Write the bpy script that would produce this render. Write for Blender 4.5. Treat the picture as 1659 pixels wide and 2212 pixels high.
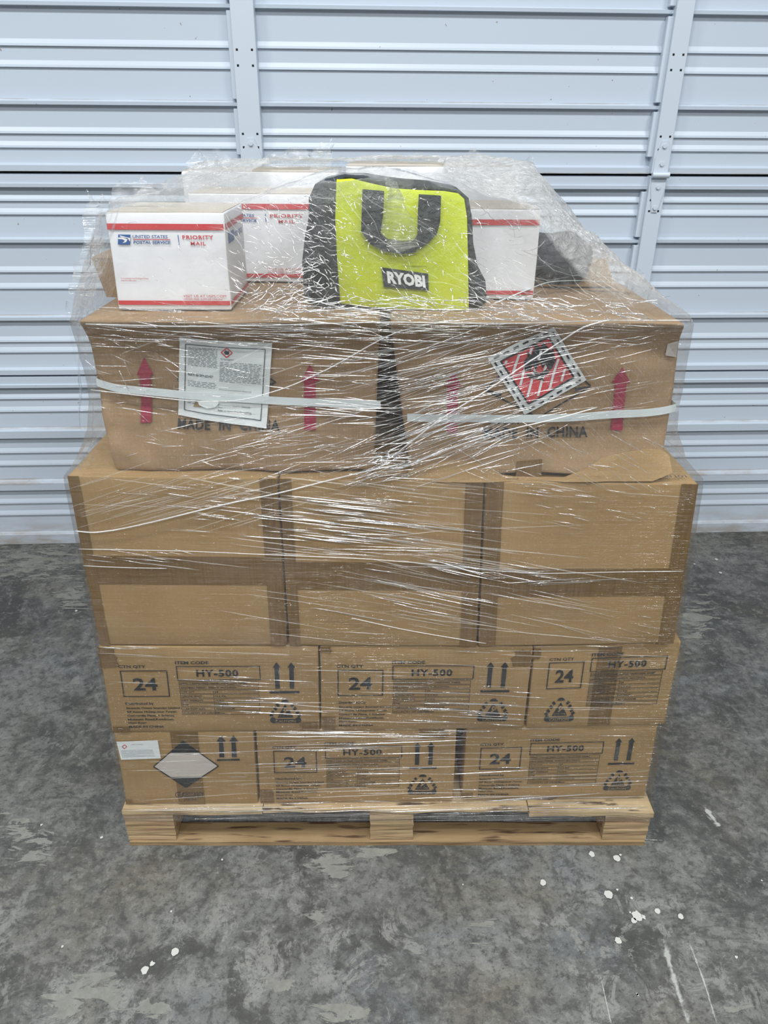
import bpy, bmesh, math, random
from mathutils import Vector, Matrix, noise
random.seed(7)
for o in list(bpy.data.objects): bpy.data.objects.remove(o)
S = bpy.context.scene; COL = S.collection
# ---------------------------------------------------------------- camera
W_, H_, FPX = 1659.0, 2212.0, 1606.5
CAM = Vector((.5443, -1.1827, 1.4493)); PI_, YA_, RO_ = .4731, .0086, .0067
_cp, _sp, _cy, _sy = math.cos(PI_), math.sin(PI_), math.cos(YA_), math.sin(YA_)
FWD = Vector((_sy*_cp, _cy*_cp, -_sp)); _R = Vector((_cy, -_sy, 0)); _U = _R.cross(FWD)
RT = _R*math.cos(RO_) + _U*math.sin(RO_); UP = _U*math.cos(RO_) - _R*math.sin(RO_)
cd = bpy.data.cameras.new('camera'); cam = bpy.data.objects.new('camera', cd); COL.objects.link(cam)
cd.sensor_fit = 'HORIZONTAL'; cd.sensor_width = 36; cd.lens = FPX/W_*36; cd.clip_start = .02
m = Matrix((RT, UP, -FWD)).transposed().to_4x4(); m.translation = CAM; cam.matrix_world = m
S.camera = cam
# ---------------------------------------------------------------- light
wd = bpy.data.worlds.new('world'); S.world = wd; wd.use_nodes = True
wd.node_tree.nodes['Background'].inputs[0].default_value = (.90, .95, 1, 1)
wd.node_tree.nodes['Background'].inputs[1].default_value = .27
def area(name, loc, sx, sy, power, col=(.97, .99, 1)):
    l = bpy.data.lights.new(name, 'AREA'); l.shape = 'RECTANGLE'; l.size = sx; l.size_y = sy
    l.energy = power; l.color = col
    o = bpy.data.objects.new(name, l); o.location = loc; COL.objects.link(o); return o
area('ceiling_lamp', (.35, -1.3, 4.6), 1.3, .30, 98)
area('ceiling_lamp', (-2.3, -1.5, 4.6), 1.3, .30, 86)
area('ceiling_lamp', (3.1, -1.5, 4.6), 1.3, .30, 86)
area('ceiling_lamp', (.9, -4.2, 4.6), 1.3, .30, 105)
area('ceiling_lamp', (-1.9, -4.4, 4.6), 1.3, .30, 75)
area('ceiling_lamp', (3.4, -4.4, 4.6), 1.3, .30, 75)
S.view_settings.view_transform = 'Standard'; S.view_settings.look = 'None'
S.view_settings.gamma = 1; S.view_settings.use_curve_mapping = False
S.view_settings.exposure = 0.14
S.cycles.transparent_max_bounces = 24

# ---------------------------------------------------------------- helpers
def onY(u, v, y=0.0):
    """point seen at (u, v) of the photograph on the vertical plane y"""
    d = FWD + RT*((u-W_/2)/FPX) - UP*((v-H_/2)/FPX)
    return CAM + d*((y-CAM.y)/d.y)
def new_mesh(name, verts, faces, mat, parent=None, smooth=False, mats=None, mi=None):
    me = bpy.data.meshes.new(name); me.from_pydata([tuple(v) for v in verts], [], faces); me.update()
    for mm in (mats or [mat]): me.materials.append(mm)
    if mi: me.polygons.foreach_set('material_index', mi)
    if smooth: me.polygons.foreach_set('use_smooth', [True]*len(me.polygons))
    o = bpy.data.objects.new(name, me); COL.objects.link(o)
    if parent: o.parent = parent
    return o
def fixn(o):
    bm = bmesh.new(); bm.from_mesh(o.data); bmesh.ops.recalc_face_normals(bm, faces=bm.faces); bm.to_mesh(o.data); bm.free(); return o
def root(name, label, cat, group=None):
    o = bpy.data.objects.new(name, None); o.empty_display_size = .05; COL.objects.link(o)
    o['label'] = label; o['category'] = cat
    if group: o['group'] = group
    return o
def settle(r, loc):
    """move the empty to loc, leaving its children where they are"""
    r.location = loc
    for c in r.children:
        c.location = Vector(c.location) - Vector(loc)
class MB:
    def __init__(s): s.v = []; s.f = []
    def poly(s, pts): b = len(s.v); s.v += [Vector(p) for p in pts]; s.f.append(tuple(range(b, b+len(pts))))
    def box(s, a, b):
        i = len(s.v); x0, y0, z0 = a; x1, y1, z1 = b
        s.v += [Vector(p) for p in ((x0,y0,z0),(x1,y0,z0),(x1,y1,z0),(x0,y1,z0),(x0,y0,z1),(x1,y0,z1),(x1,y1,z1),(x0,y1,z1))]
        for q in ((3,2,1,0),(4,5,6,7),(0,1,5,4),(1,2,6,5),(2,3,7,6),(3,0,4,7)): s.f.append(tuple(i+k for k in q))
    def tube(s, pts, rad, n=6, taper=True):
        pts = [Vector(p) for p in pts]; b = len(s.v); L = len(pts)
        for i, p in enumerate(pts):
            t = (pts[min(i+1, L-1)] - pts[max(i-1, 0)]).normalized()
            a = t.cross(Vector((0, 1, 0)));
            if a.length < .1: a = t.cross(Vector((0, 0, 1)))
            a.normalize(); c = t.cross(a)
            r = rad*(math.sin(math.pi*(i+.35)/(L-.3))**.5 if taper else 1)
            for k in range(n):
                q = 2*math.pi*k/n; s.v.append(p + a*math.cos(q)*r + c*math.sin(q)*r)
        for i in range(L-1):
            for k in range(n):
                s.f.append((b+i*n+k, b+i*n+(k+1)%n, b+(i+1)*n+(k+1)%n, b+(i+1)*n+k))
        s.f.append(tuple(b+k for k in range(n))[::-1]); s.f.append(tuple(b+(L-1)*n+k for k in range(n)))
    def slab(s, pts, dy):
        """polygon facing -y extruded back by dy"""
        n = len(pts); b = len(s.v); s.v += [Vector(p) for p in pts] + [Vector(p)+Vector((0, dy, 0)) for p in pts]
        s.f.append(tuple(b+k for k in range(n))); s.f.append(tuple(b+n+k for k in range(n))[::-1])
        for k in range(n): s.f.append((b+k, b+n+k, b+n+(k+1)%n, b+(k+1)%n))
    def build(s, name, mat, parent=None, smooth=False): return new_mesh(name, s.v, s.f, mat, parent, smooth)
def lerp(a, b, t): return a + (b-a)*t
# text -> mesh, cached, normalised to its own bounding box
_tc = {}
def textmesh(body, bold=0.0, align='LEFT', shear=0, space=1.0):
    key = (body, bold, align, shear, space)
    if key in _tc: return _tc[key]
    c = bpy.data.curves.new('t', 'FONT'); c.body = body; c.offset = bold; c.align_x = align; c.resolution_u = 2; c.shear = shear
    c.space_character = space
    o = bpy.data.objects.new('t', c); COL.objects.link(o); bpy.context.view_layer.update()
    me = bpy.data.meshes.new_from_object(o.evaluated_get(bpy.context.evaluated_depsgraph_get()))
    V = [(v.co.x, v.co.y) for v in me.vertices]; F = [tuple(p.vertices) for p in me.polygons]
    bpy.data.objects.remove(o); bpy.data.curves.remove(c); bpy.data.meshes.remove(me)
    x0 = min(a for a, b in V); x1 = max(a for a, b in V); y0 = min(b for a, b in V); y1 = max(b for a, b in V)
    V = [((a-x0)/(x1-x0), (y1-b)/(y1-y0)) for a, b in V]
    _tc[key] = (V, F, (x1-x0)/(y1-y0)); return _tc[key]
class Ink:
    """flat printing laid on a face; P(u, v) turns face coordinates into a 3-D point"""
    def __init__(s, P): s.P = P; s.v = []; s.f = []
    def poly(s, pts, sub=1):
        b = len(s.v); s.v += [s.P(*p) for p in pts]; s.f.append(tuple(range(b, b+len(pts))))
    def line(s, a, b, w, wy=None):
        """thin bar from a to b; w half-width in u, wy in v"""
        wy = w if wy is None else wy
        dx, dy = b[0]-a[0], b[1]-a[1]; L = math.hypot(dx, dy) or 1; nx, ny = -dy/L*w, dx/L*wy
        s.poly([(a[0]+nx, a[1]+ny), (b[0]+nx, b[1]+ny), (b[0]-nx, b[1]-ny), (a[0]-nx, a[1]-ny)])
    def rect(s, u0, v0, u1, v1, w, wy):
        s.poly([(u0,v0),(u1,v0),(u1,v0+wy),(u0,v0+wy)]); s.poly([(u0,v1-wy),(u1,v1-wy),(u1,v1),(u0,v1)])
        s.poly([(u0,v0),(u0+w,v0),(u0+w,v1),(u0,v1)]); s.poly([(u1-w,v0),(u1,v0),(u1,v1),(u1-w,v1)])
    def text(s, body, tl, tr, bl, bold=.0, align='LEFT', shear=0, space=1.0):
        V, F, asp = textmesh(body, bold, align, shear, space); b = len(s.v)
        for (x, y) in V:
            s.v.append(s.P(tl[0]+(tr[0]-tl[0])*x+(bl[0]-tl[0])*y, tl[1]+(tr[1]-tl[1])*x+(bl[1]-tl[1])*y))
        for f in F: s.f.append(tuple(b+k for k in f))
    def build(s, name, mat, parent): return new_mesh(name, s.v, s.f, mat, parent)

# ---------------------------------------------------------------- materials
class NT:
    def __init__(s, name):
        s.m = bpy.data.materials.new(name); s.m.use_nodes = True; s.t = s.m.node_tree; s.t.nodes.clear()
        s.out = s.t.nodes.new('ShaderNodeOutputMaterial')
    def n(s, typ, **k):
        o = s.t.nodes.new('ShaderNode'+typ)
        for a, b in k.items():
            if a.startswith('i_'):
                key = a[2:]; key = int(key) if key.isdigit() else key.replace('_', ' ')
                if hasattr(b, 'is_output'): s.t.links.new(b, o.inputs[key])
                else: o.inputs[key].default_value = b
            else: setattr(o, a, b)
        return o
    def coord(s, scale=(1,1,1), rot=(0,0,0), loc=(0,0,0), kind='Object'):
        tc = s.n('TexCoord'); mp = s.n('Mapping', i_Vector=tc.outputs[kind], i_Scale=scale, i_Rotation=rot, i_Location=loc); return mp.outputs[0]
    def noise(s, vec, scale, detail=4, rough=.5, dist=0):
        return s.n('TexNoise', i_Vector=vec, i_Scale=scale, i_Detail=detail, i_Roughness=rough, i_Distortion=dist).outputs[0]
    def ramp(s, fac, stops, interp='LINEAR'):
        r = s.n('ValToRGB', i_Fac=fac); r.color_ramp.interpolation = interp; e = r.color_ramp.elements
        while len(e) < len(stops): e.new(.5)
        for q, (p, c) in zip(e, stops):
            q.position = p; q.color = c if isinstance(c, tuple) and len(c) == 4 else ((c,c,c,1) if not isinstance(c, tuple) else (*c, 1))
        return r.outputs[0]
    def mix(s, fac, a, b, mode='MIX'):
        o = s.n('MixRGB', blend_type=mode)
        for i, q in enumerate((fac, a, b)):
            if hasattr(q, 'is_output'): s.t.links.new(q, o.inputs[i])
            else: o.inputs[i].default_value = q if i == 0 else ((*q, 1) if len(q) == 3 else q)
        return o.outputs[0]
    def math(s, op, a, b=0.0, clamp=False):
        o = s.n('Math', operation=op, use_clamp=clamp)
        for i, q in enumerate((a, b)):
            if hasattr(q, 'is_output'): s.t.links.new(q, o.inputs[i])
            else: o.inputs[i].default_value = q
        return o.outputs[0]
    def bump(s, h, strength, dist=.01): return s.n('Bump', i_Height=h, i_Strength=strength, i_Distance=dist).outputs[0]
    def finish(s, color, rough=.6, bump=None, **k):
        p = s.n('BsdfPrincipled')
        for key, q in (('Base Color', color), ('Roughness', rough)):
            if hasattr(q, 'is_output'): s.t.links.new(q, p.inputs[key])
            else: p.inputs[key].default_value = (*q, 1) if key == 'Base Color' and len(q) == 3 else q
        if bump: s.t.links.new(bump, p.inputs['Normal'])
        for a, b in k.items(): p.inputs[a.replace('_', ' ')].default_value = b
        s.t.links.new(p.outputs[0], s.out.inputs[0]); return s.m
def flat(name, c, rough=.6, **k): return NT(name).finish(c, rough, **k)

def m_cardboard(name, c, crumple=0.0):
    t = NT(name)
    big = t.noise(t.coord(), 3.5, 3); fine = t.noise(t.coord(), 420, 2, .6); flute = t.noise(t.coord((260, 60, 3)), 1, 1)
    dark = tuple(x*.80 for x in c); lite = tuple(min(1, x*1.12) for x in c)
    a = t.mix(t.ramp(big, [(.3, 0.), (.7, 1.)]), dark, lite)
    a = t.mix(.22, a, t.ramp(fine, [(.35, tuple(x*.62 for x in c)), (.6, tuple(x*1.15 for x in c))]))
    a = t.mix(.08, a, t.ramp(flute, [(.4, dark), (.6, lite)]))
    h = t.math('ADD', t.math('MULTIPLY', flute, .25), t.math('MULTIPLY', t.noise(t.coord(), 14, 4), crumple))
    return t.finish(a, .78, t.bump(h, .25 if not crumple else .55, .004))
KRAFT = m_cardboard('kraft_board', (.345, .222, .095))
KRAFT_WORN = m_cardboard('worn_kraft_board', (.325, .213, .113), 1.0)
def m_tape():
    t = NT('brown_tape'); n1 = t.noise(t.coord((240, 60, 4)), 1, 2); n2 = t.noise(t.coord(), 8, 3)
    a = t.mix(t.ramp(n1, [(.35, 0.), (.65, 1.)]), (.140, .082, .028), (.185, .112, .040))
    a = t.mix(t.math('MULTIPLY', n2, .3), a, (.20, .125, .050))
    return t.finish(a, .34, t.bump(n1, .12, .002))
TAPE = m_tape()
INK = flat('black_ink', (.022, .024, .027), .55)
CRIMSON = flat('crimson_ink', (.30, .025, .055), .6)
RED = flat('red_ink', (.55, .045, .05), .5)
BLUE = flat('blue_ink', (.02, .10, .30), .5)
def m_paper(name, c):
    t = NT(name); return t.finish(t.mix(t.math('MULTIPLY', t.noise(t.coord(), 12, 4), .25), c, tuple(x*.8 for x in c)), .5)
PAPER = m_paper('white_paper', (.74, .78, .77)); WHITEBOARD = m_paper('white_coated_board', (.80, .81, .83))
BOARDBACK = m_cardboard('white_box_top', (.54, .49, .42))
STRAPM = flat('white_strap', (.66, .72, .72), .42)
WHITEINK = flat('white_ink', (.8, .8, .8), .5)
PLACRED = flat('placard_red', (.62, .07, .075), .45)
DIAW = m_paper('faded_white_print', (.55, .50, .45))
def m_fabric(name, c, c2):
    t = NT(name); n1 = t.noise(t.coord(), 14, 4); n2 = t.noise(t.coord(), 900, 2)
    a = t.mix(t.ramp(n1, [(.3, 0.), (.7, 1.)]), c, c2); return t.finish(a, .8, t.bump(t.math('ADD', n2, t.math('MULTIPLY', n1, 4.)), .35, .003))
LIME = m_fabric('lime_canvas', (.62, .71, .02), (.52, .61, .015)); BLACKF = m_fabric('black_nylon', (.018, .024, .030), (.035, .043, .050))
def m_wood(name, c1, c2, c3, axis='x', freq=1.0, seam=.55):
    t = NT(name); sc = (3, 30, 160) if axis == 'x' else (30, 3, 160)
    g = t.noise(t.coord(sc), freq, 4, .6); b = t.noise(t.coord(), 9, 4)
    fine = t.noise(t.coord(tuple(q*2.6 for q in sc)), 1, 3)
    a = t.mix(t.ramp(g, [(.30, 0.), (.68, 1.)]), c2, c1); a = t.mix(t.ramp(b, [(.45, 0.), (.75, .7)]), a, c3)
    a = t.mix(t.ramp(fine, [(.34, .95), (.44, 0.)]), a, (.06, .03, .015))
    return t.finish(a, .75, t.bump(t.math('ADD', g, fine), .4, .003))
PLY = m_wood('laminated_wood', (.52, .39, .22), (.26, .165, .085), (.40, .23, .14))
PLANK = m_wood('pale_pine', (.60, .46, .26), (.44, .31, .16), (.34, .22, .12))
MDF = m_wood('brown_fibreboard', (.30, .20, .10), (.22, .145, .07), (.36, .26, .14))
def m_door():
    t = NT('white_painted_steel')
    n1 = t.noise(t.coord((1, 1, 1)), 1.6, 3); n2 = t.noise(t.coord((7, 7, 30)), 1, 5, .65)
    sx = t.n('SeparateXYZ', i_0=t.n('TexCoord').outputs['Object']); z = sx.outputs[2]
    a = t.mix(n1, (.50, .575, .655), (.535, .60, .685))
    # grime that lies on the lowest lip and on top of three mouldings
    low = t.ramp(t.math('DIVIDE', z, 2.), [(0., 1.), (.016, .8), (.055, .12), (.11, 0.)])
    bands = None
    for zc, w in ((.478, .006), (.272, .006), (.044, .006), (.885, .003), (1.333, .003), (1.53, .002), (.262, .01)):
        q = t.math('SUBTRACT', 1., t.math('DIVIDE', t.math('ABSOLUTE', t.math('SUBTRACT', z, zc)), w), True)
        bands = q if bands is None else t.math('MAXIMUM', bands, q)
    g = t.math('MULTIPLY', t.math('MAXIMUM', low, bands), t.ramp(n2, [(.38, 0.), (.62, 1.)]), True)
    a = t.mix(t.math('MULTIPLY', g, .75), a, (.33, .27, .20))
    sp = t.noise(t.coord((60, 60, 60)), 1, 2); a = t.mix(t.ramp(sp, [(.76, 0.), (.78, .8)]), a, (.25, .2, .17))
    return t.finish(a, .38, t.bump(n1, .05, .02))
DOORM = m_door(); STILEM = flat('white_stile_steel', (.555, .625, .70), .36)
BLACKHOLE = flat('black_hole', (.01, .01, .01), .9)
def m_floor():
    t = NT('worn_concrete'); P = t.coord()
    w1 = t.noise(P, 1.7, 8, .62, .5); w2 = t.noise(t.coord(loc=(4, 9, 0)), 4.2, 10, .72, .6); w3 = t.noise(P, 26, 8, .75, .3); w4 = t.noise(P, 140, 4, .8)
    a = t.mix(t.ramp(w1, [(.42, 0.), (.58, 1.)]), (.044, .045, .041), (.128, .130, .118))
    a = t.mix(t.ramp(w2, [(.44, 0.), (.56, .75)]), a, (.165, .167, .157))
    brown = t.noise(t.coord(loc=(3, 5, 0)), 2.6, 7, .6, .5); a = t.mix(t.ramp(brown, [(.50, 0.), (.66, .5)]), a, (.125, .108, .078))
    blue = t.noise(t.coord(loc=(13, 1, 0)), 2.2, 8, .65, .5); a = t.mix(t.ramp(blue, [(.54, 0.), (.64, .55)]), a, (.155, .175, .187))
    d2 = t.noise(t.coord(loc=(1, 17, 0)), 6, 9, .7, .9); a = t.mix(t.ramp(d2, [(.55, 0.), (.62, .72)]), a, (.038, .039, .036))
    # trowel marks: fine curved lines confined to patches
    tro = t.noise(t.coord((5, 26, 1), (0, 0, .75)), 1.3, 6, .7, 1.6); reg = t.ramp(t.noise(t.coord(loc=(7, 2, 0)), 1.6, 3), [(.46, 0.), (.60, .8)])
    a = t.mix(t.math('MULTIPLY', t.ramp(tro, [(.52, 0.), (.58, .75)]), reg), a, (.048, .049, .047))
    fl = t.noise(P, 12, 9, .75, .8); reg2 = t.ramp(t.noise(t.coord(loc=(17, 2, 0)), 2.1, 3), [(.50, 0.), (.60, .65)])
    a = t.mix(t.math('MULTIPLY', t.ramp(fl, [(.535, 0.), (.55, 1.)]), reg2), a, (.25, .25, .232))
    w5 = t.noise(t.coord(loc=(2, 3, 0)), 62, 6, .8, .2); a = t.mix(t.ramp(w5, [(.38, .75), (.47, 0.)]), a, (.040, .041, .039)); a = t.mix(t.ramp(w5, [(.56, 0.), (.64, .55)]), a, (.24, .24, .225))
    a = t.mix(t.ramp(w3, [(.40, .75), (.49, 0.)]), a, (.052, .052, .050)); a = t.mix(t.ramp(w3, [(.55, 0.), (.61, .42)]), a, (.24, .24, .225))
    a = t.mix(t.ramp(w4, [(.30, .5), (.45, 0.)]), a, (.05, .05, .05)); a = t.mix(t.ramp(w4, [(.64, 0.), (.74, .6)]), a, (.30, .30, .28))
    scr = t.noise(t.coord((1.2, 220, 1), (0, 0, 1.15)), 1, 3, .6); a = t.mix(t.ramp(scr, [(.68, 0.), (.74, .18)]), a, (.25, .25, .24))
    r = t.ramp(w2, [(.3, .50), (.7, .75)])
    h = t.math('ADD', t.math('MULTIPLY', w3, .9), t.math('ADD', t.math('MULTIPLY', fl, .6), t.math('MULTIPLY', t.math('MULTIPLY', tro, reg), .9)))
    return t.finish(a, r, t.bump(h, .35, .006))
FLOORM = m_floor(); PAINTM = flat('white_paint', (.50, .51, .47), .6)
def m_alpha(name, scale, gain, c1, c2, lo, hi, sc):
    """surface that exists only where noise plus the mesh's own mask passes a threshold"""
    t = NT(name); n = t.noise(t.coord(), 30, 5, .7)
    k = t.math('ADD', t.noise(t.coord(sc, (0, 0, .1)), scale, 8, .66, .8), t.math('MULTIPLY', t.n('Attribute', attribute_name='mask').outputs['Fac'], gain))
    al = t.ramp(k, [(lo+.12*0, 0.), (hi, .85)])
    d = t.n('BsdfDiffuse'); t.t.links.new(t.ramp(n, [(.3, c1), (.7, c2)]), d.inputs[0])
    tr = t.n('BsdfTransparent'); mx = t.n('MixShader', i_0=al, i_1=tr.outputs[0], i_2=d.outputs[0]); t.t.links.new(mx.outputs[0], t.out.inputs[0]); return t.m
PATCHM = m_alpha('bare_cement', 11, .22, (.19, .19, .17), (.29, .29, .265), .655, .675, (1, 3.2, 1))
def m_film(name, base_milk, gloss, bump_strength, use_attr=True, tint=(.93, .95, .95)):
    """clear stretch film: mostly transparent, a glossy skin over fine wrinkles, milky where it is bunched"""
    t = NT(name)
    r1 = t.noise(t.coord((5, 5, 210), (0, .07, 0)), 1, 3, .6)
    r2 = t.noise(t.coord((9, 9, 420), (0, -.16, 0)), 1, 2, .6)
    r3 = t.noise(t.coord((55, 55, 55)), 1, 4, .6, 1.5)
    msk = t.noise(t.coord((3, 3, 8)), 1, 2)
    cr = None
    if use_attr:
        at = t.n('Attribute', attribute_name='milk'); milk = at.outputs['Fac']
        cr = t.n('Attribute', attribute_name='crinkle').outputs['Fac']
    h = t.math('ADD', t.math('MULTIPLY', r1, 1.0), t.math('MULTIPLY', r2, .6))
    if cr is not None:
        h = t.math('ADD', t.math('MULTIPLY', h, t.math('SUBTRACT', 1., cr)), t.math('MULTIPLY', t.math('MULTIPLY', r3, cr), 2.6))
    bp = t.bump(h, bump_strength, .012)
    gl = t.n('BsdfGlossy', i_Color=(1, 1, 1, 1), i_Roughness=.12, i_Normal=bp)
    df = t.n('BsdfDiffuse', i_Color=(*tint, 1), i_Normal=bp); tl = t.n('BsdfTranslucent', i_Color=(*tint, 1))
    mk = t.n('MixShader', i_0=.4, i_1=df.outputs[0], i_2=tl.outputs[0])
    tr = t.n('BsdfTransparent', i_Color=(.98, .985, .985, 1))
    streak = t.ramp(t.noise(t.coord((4, 4, 95), (0, .06, 0)), 1, 3, .7), [(.45, .25), (.75, 1.6)])
    f = t.math('MULTIPLY', streak, base_milk)
    if use_attr: f = t.math('ADD', f, t.math('MULTIPLY', milk, t.ramp(r3, [(.3, .65), (.7, 1.)])), True)
    a = t.n('MixShader', i_0=f, i_1=tr.outputs[0], i_2=mk.outputs[0])
    g = t.math('ADD', t.math('MULTIPLY', t.n('LayerWeight', i_Blend=.25).outputs[0], .35), gloss, True)
    b = t.n('MixShader', i_0=g, i_1=a.outputs[0], i_2=gl.outputs[0])
    t.t.links.new(b.outputs[0], t.out.inputs[0]); return t.m
FILM = m_film('stretch_film', .018, .022, .8)
def m_crease(name, alpha, rough, milk=.12):
    """fold of clear film: mostly see-through with a glossy skin and a trace of white"""
    t = NT(name)
    gl = t.n('BsdfGlossy', i_Color=(1, 1, 1, 1), i_Roughness=rough); df = t.n('BsdfDiffuse', i_Color=(.8, .82, .82, 1))
    m0 = t.n('MixShader', i_0=milk, i_1=gl.outputs[0], i_2=df.outputs[0])
    tr = t.n('BsdfTransparent'); mx = t.n('MixShader', i_0=alpha, i_1=tr.outputs[0], i_2=m0.outputs[0])
    t.t.links.new(mx.outputs[0], t.out.inputs[0]); return t.m
CREASE = m_crease('bright_film_fold', .60, .12, .10); CREASE_F = m_crease('faint_film_fold', .09, .22, .4)
MILKY = m_film('bunched_film', .30, .12, .8, False)

# ---------------------------------------------------------------- setting: floor and sectional door
fl = MB(); fl.poly([(-5, -5, 0), (6.5, -5, 0), (6.5, 2.2, 0), (-5, 2.2, 0)])
floor = fl.build('floor', FLOORM); floor['kind'] = 'structure'
def floor_at(u, v):
    d = FWD + RT*((u-W_/2)/FPX) - UP*((v-H_/2)/FPX); return CAM + d*(-CAM.z/d.z)
def blob(mb, c, rx, ry, z=.0012, n=14, jag=.3, ang=0, seed=0):
    rr = random.Random(seed); pts = []
    for k in range(n):
        q = 2*math.pi*k/n; r = 1 + rr.uniform(-jag, jag); x = math.cos(q)*rx*r; y = math.sin(q)*ry*r
        pts.append((c.x+x*math.cos(ang)-y*math.sin(ang), c.y+x*math.sin(ang)+y*math.cos(ang), z))
    mb.poly(pts)
pm = MB()
for i, (u, v, r) in enumerate([(378,2057,6.5),(313,2097,6.5),(329,2083,4),(1278,1846,5.5),(1333,1855,6.5),(1173,1908,5.5),(1314,1933,7.5),(1335,2033,6),(1364,1941,2.5),(1376,1980,9),(1390,1982,3.5),(1369,1990,5),(1420,1969,5),(1470,1981,5),(90,1783,2),(220,1810,2.5),(370,1970,2),(135,2046,2),(480,1858,2),(1376,2149,2),(1340,1848,2),(1000,1912,1.5),(1645,1903,1.5),(1590,2069,2.5),(1547,1209,3),(1556,1238,3),(165,1320,2.5),(1333,1923,2),(1361,1972,2),(1377,2150,2),(1500,1219,2)]):
    p = floor_at(u, v); s = r/FPX*(p-CAM).length; blob(pm, p, s, s*1.15, jag=.16 if r > 4 else .3, seed=i, z=.002)
pm.build('paint_spot', PAINTM, floor)
def smear(pts, w, seed):
    """a scuff line: a ribbon that its material breaks up"""
    q = [floor_at(*p) for p in pts]; Q = [q[i].lerp(q[i+1], t/10) for i in range(len(q)-1) for t in range(10)] + [q[-1]]
    b0 = len(SV); n = len(Q)
    for i, p in enumerate(Q):
        d_ = (Q[min(i+1, n-1)]-Q[max(i-1, 0)]).normalized(); nn = Vector((-d_.y, d_.x, 0))
        for j in (-1, -.5, 0, .5, 1): v_ = p+nn*w*j*2.2; SV.append((v_.x+noise.noise(v_*30)*w*.4, v_.y, .0014)); SA.append((1-abs(j))*(.6+.4*math.sin(math.pi*(i+.5)/n)))
    for i in range(n-1):
        for j in range(4): c = b0+i*5+j; SF.append((c, c+1, c+6, c+5))
SV, SF, SA = [], [], []
smear([(1432,2030),(1440,2060),(1455,2110),(1485,2212)], .0055, 1); smear([(1488,2036),(1520,2120),(1548,2212)], .0022, 2)
smear([(1297,2110),(1320,2212)], .0012, 3); smear([(1518,1742),(1553,1786)], .0065, 4); smear([(1300,1810),(1430,1816)], .0010, 5); smear([(690,1345),(720,1330)], .001, 6)
so = new_mesh('white_scuff', SV, SF, m_alpha('chalky_scuff', 46, .50, (.40, .41, .38), (.46, .47, .44), .72, .90, (1, 1, 1)), floor)
at = so.data.attributes.new('mask', 'FLOAT', 'POINT'); at.data.foreach_set('value', SA)
PATCHV, PATCHF, PATCHA = [], [], []
def flakes(cx, cy, w, h, *_):
    """a soft-edged region; the material breaks it into crisp flakes"""
    b0 = len(PATCHV); N = 28; z = .0006+.00004*len(PATCHF)/100
    for r_, a_ in ((0, 1.), (.45, .72), (.8, .3), (1.1, 0.)):
        for k_ in range(N):
            q = 2*math.pi*k_/N; p = floor_at(cx+math.cos(q)*w*r_, min(2230, cy+math.sin(q)*h*r_)); PATCHV.append((p.x, p.y, z)); PATCHA.append(a_)
    for i in range(3):
        for k_ in range(N): PATCHF.append((b0+i*N+k_, b0+(i+1)*N+k_, b0+(i+1)*N+(k_+1) % N, b0+i*N+(k_+1) % N))
flakes(190, 2150, 150, 85); flakes(330, 2180, 60, 40); flakes(80, 1215, 170, 55); flakes(160, 1290, 60, 60); flakes(1505, 1345, 60, 80); flakes(710, 1870, 80, 50)
flakes(680, 1990, 50, 45); flakes(740, 2190, 80, 40); flakes(620, 2130, 60, 30); flakes(40, 1800, 60, 60); flakes(1060, 2000, 60, 60); flakes(800, 1840, 60, 25); flakes(1590, 2190, 60, 40); flakes(90, 1840, 60, 50)
po = new_mesh('peeled_patch', PATCHV, PATCHF, PATCHM, floor)
at = po.data.attributes.new('mask', 'FLOAT', 'POINT'); at.data.foreach_set('value', PATCHA)

def wy(x): return 1.412 + .040*x
SECT = .660
def profile(z0, z1, lips, ribs):
    """list of (z, protrusion) from the bottom up"""
    P = [(z0, -.012), (z0+.001, .016)]
    ev = []
    top_rail, bot_rail = .044, .022
    if z0 == 0: bot_rail = .046
    P += [(z0+bot_rail-.004, .017), (z0+bot_rail, .003), (z0+bot_rail+.002, .0)]
    for (a, h) in lips:
        ev.append((a, [(a, 0), (a+.0015, .016), (a+h*.8, .017), (a+h, .002), (a+h+.002, 0)]))
    for a in ribs:
        ev.append((a, [(a-.002, 0), (a, .0065), (a+.006, .0055), (a+.016, .001), (a+.018, 0)]))
    ev.sort(key=lambda e: e[0])
    for _, q in ev: P += q
    P += [(z1-top_rail, 0), (z1-top_rail+.0015, .021), (z1-top_rail+.012, .022), (z1-top_rail+.014, .016), (z1-.006, .0165), (z1-.003, -.012)]
    return P
secs = [(0.0, .677, [(.231, .038), (.441, .036)], [.123, .173, .331, .381, .541, .589]),
        (.679, 1.329, [(.868, .015), (1.119, .014)], [.757, .794, .973, 1.026, 1.205, 1.245]),
        (1.331, 1.990, [(1.514, .013), (1.764, .013)], [1.398, 1.437, 1.613, 1.667, 1.86, 1.90]),
        (1.992, 2.650, [(2.18, .014), (2.42, .014)], [2.06, 2.10, 2.27, 2.32, 2.51, 2.55]),
        (2.652, 3.310, [(2.84, .014), (3.08, .014)], [2.72, 2.76, 2.93, 2.98, 3.17, 3.21])]
door = bpy.data.objects.new('door_1', None); COL.objects.link(door); door['kind'] = 'structure'
XA, XB = -4.2, 5.4
for (z0, z1, lips, ribs) in secs:
    P = profile(z0, z1, lips, ribs); V = []; F = []
    NX = 40
    for z, p in P:
        for i in range(NX+1):
            x = XA+(XB-XA)*i/NX; V.append((x, wy(x)-p, z))
    for j in range(len(P)-1):
        for i in range(NX): a = j*(NX+1)+i; F.append((a, a+1, a+NX+2, a+NX+1))
    new_mesh('door_section', V, F, DOORM, door)
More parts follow.
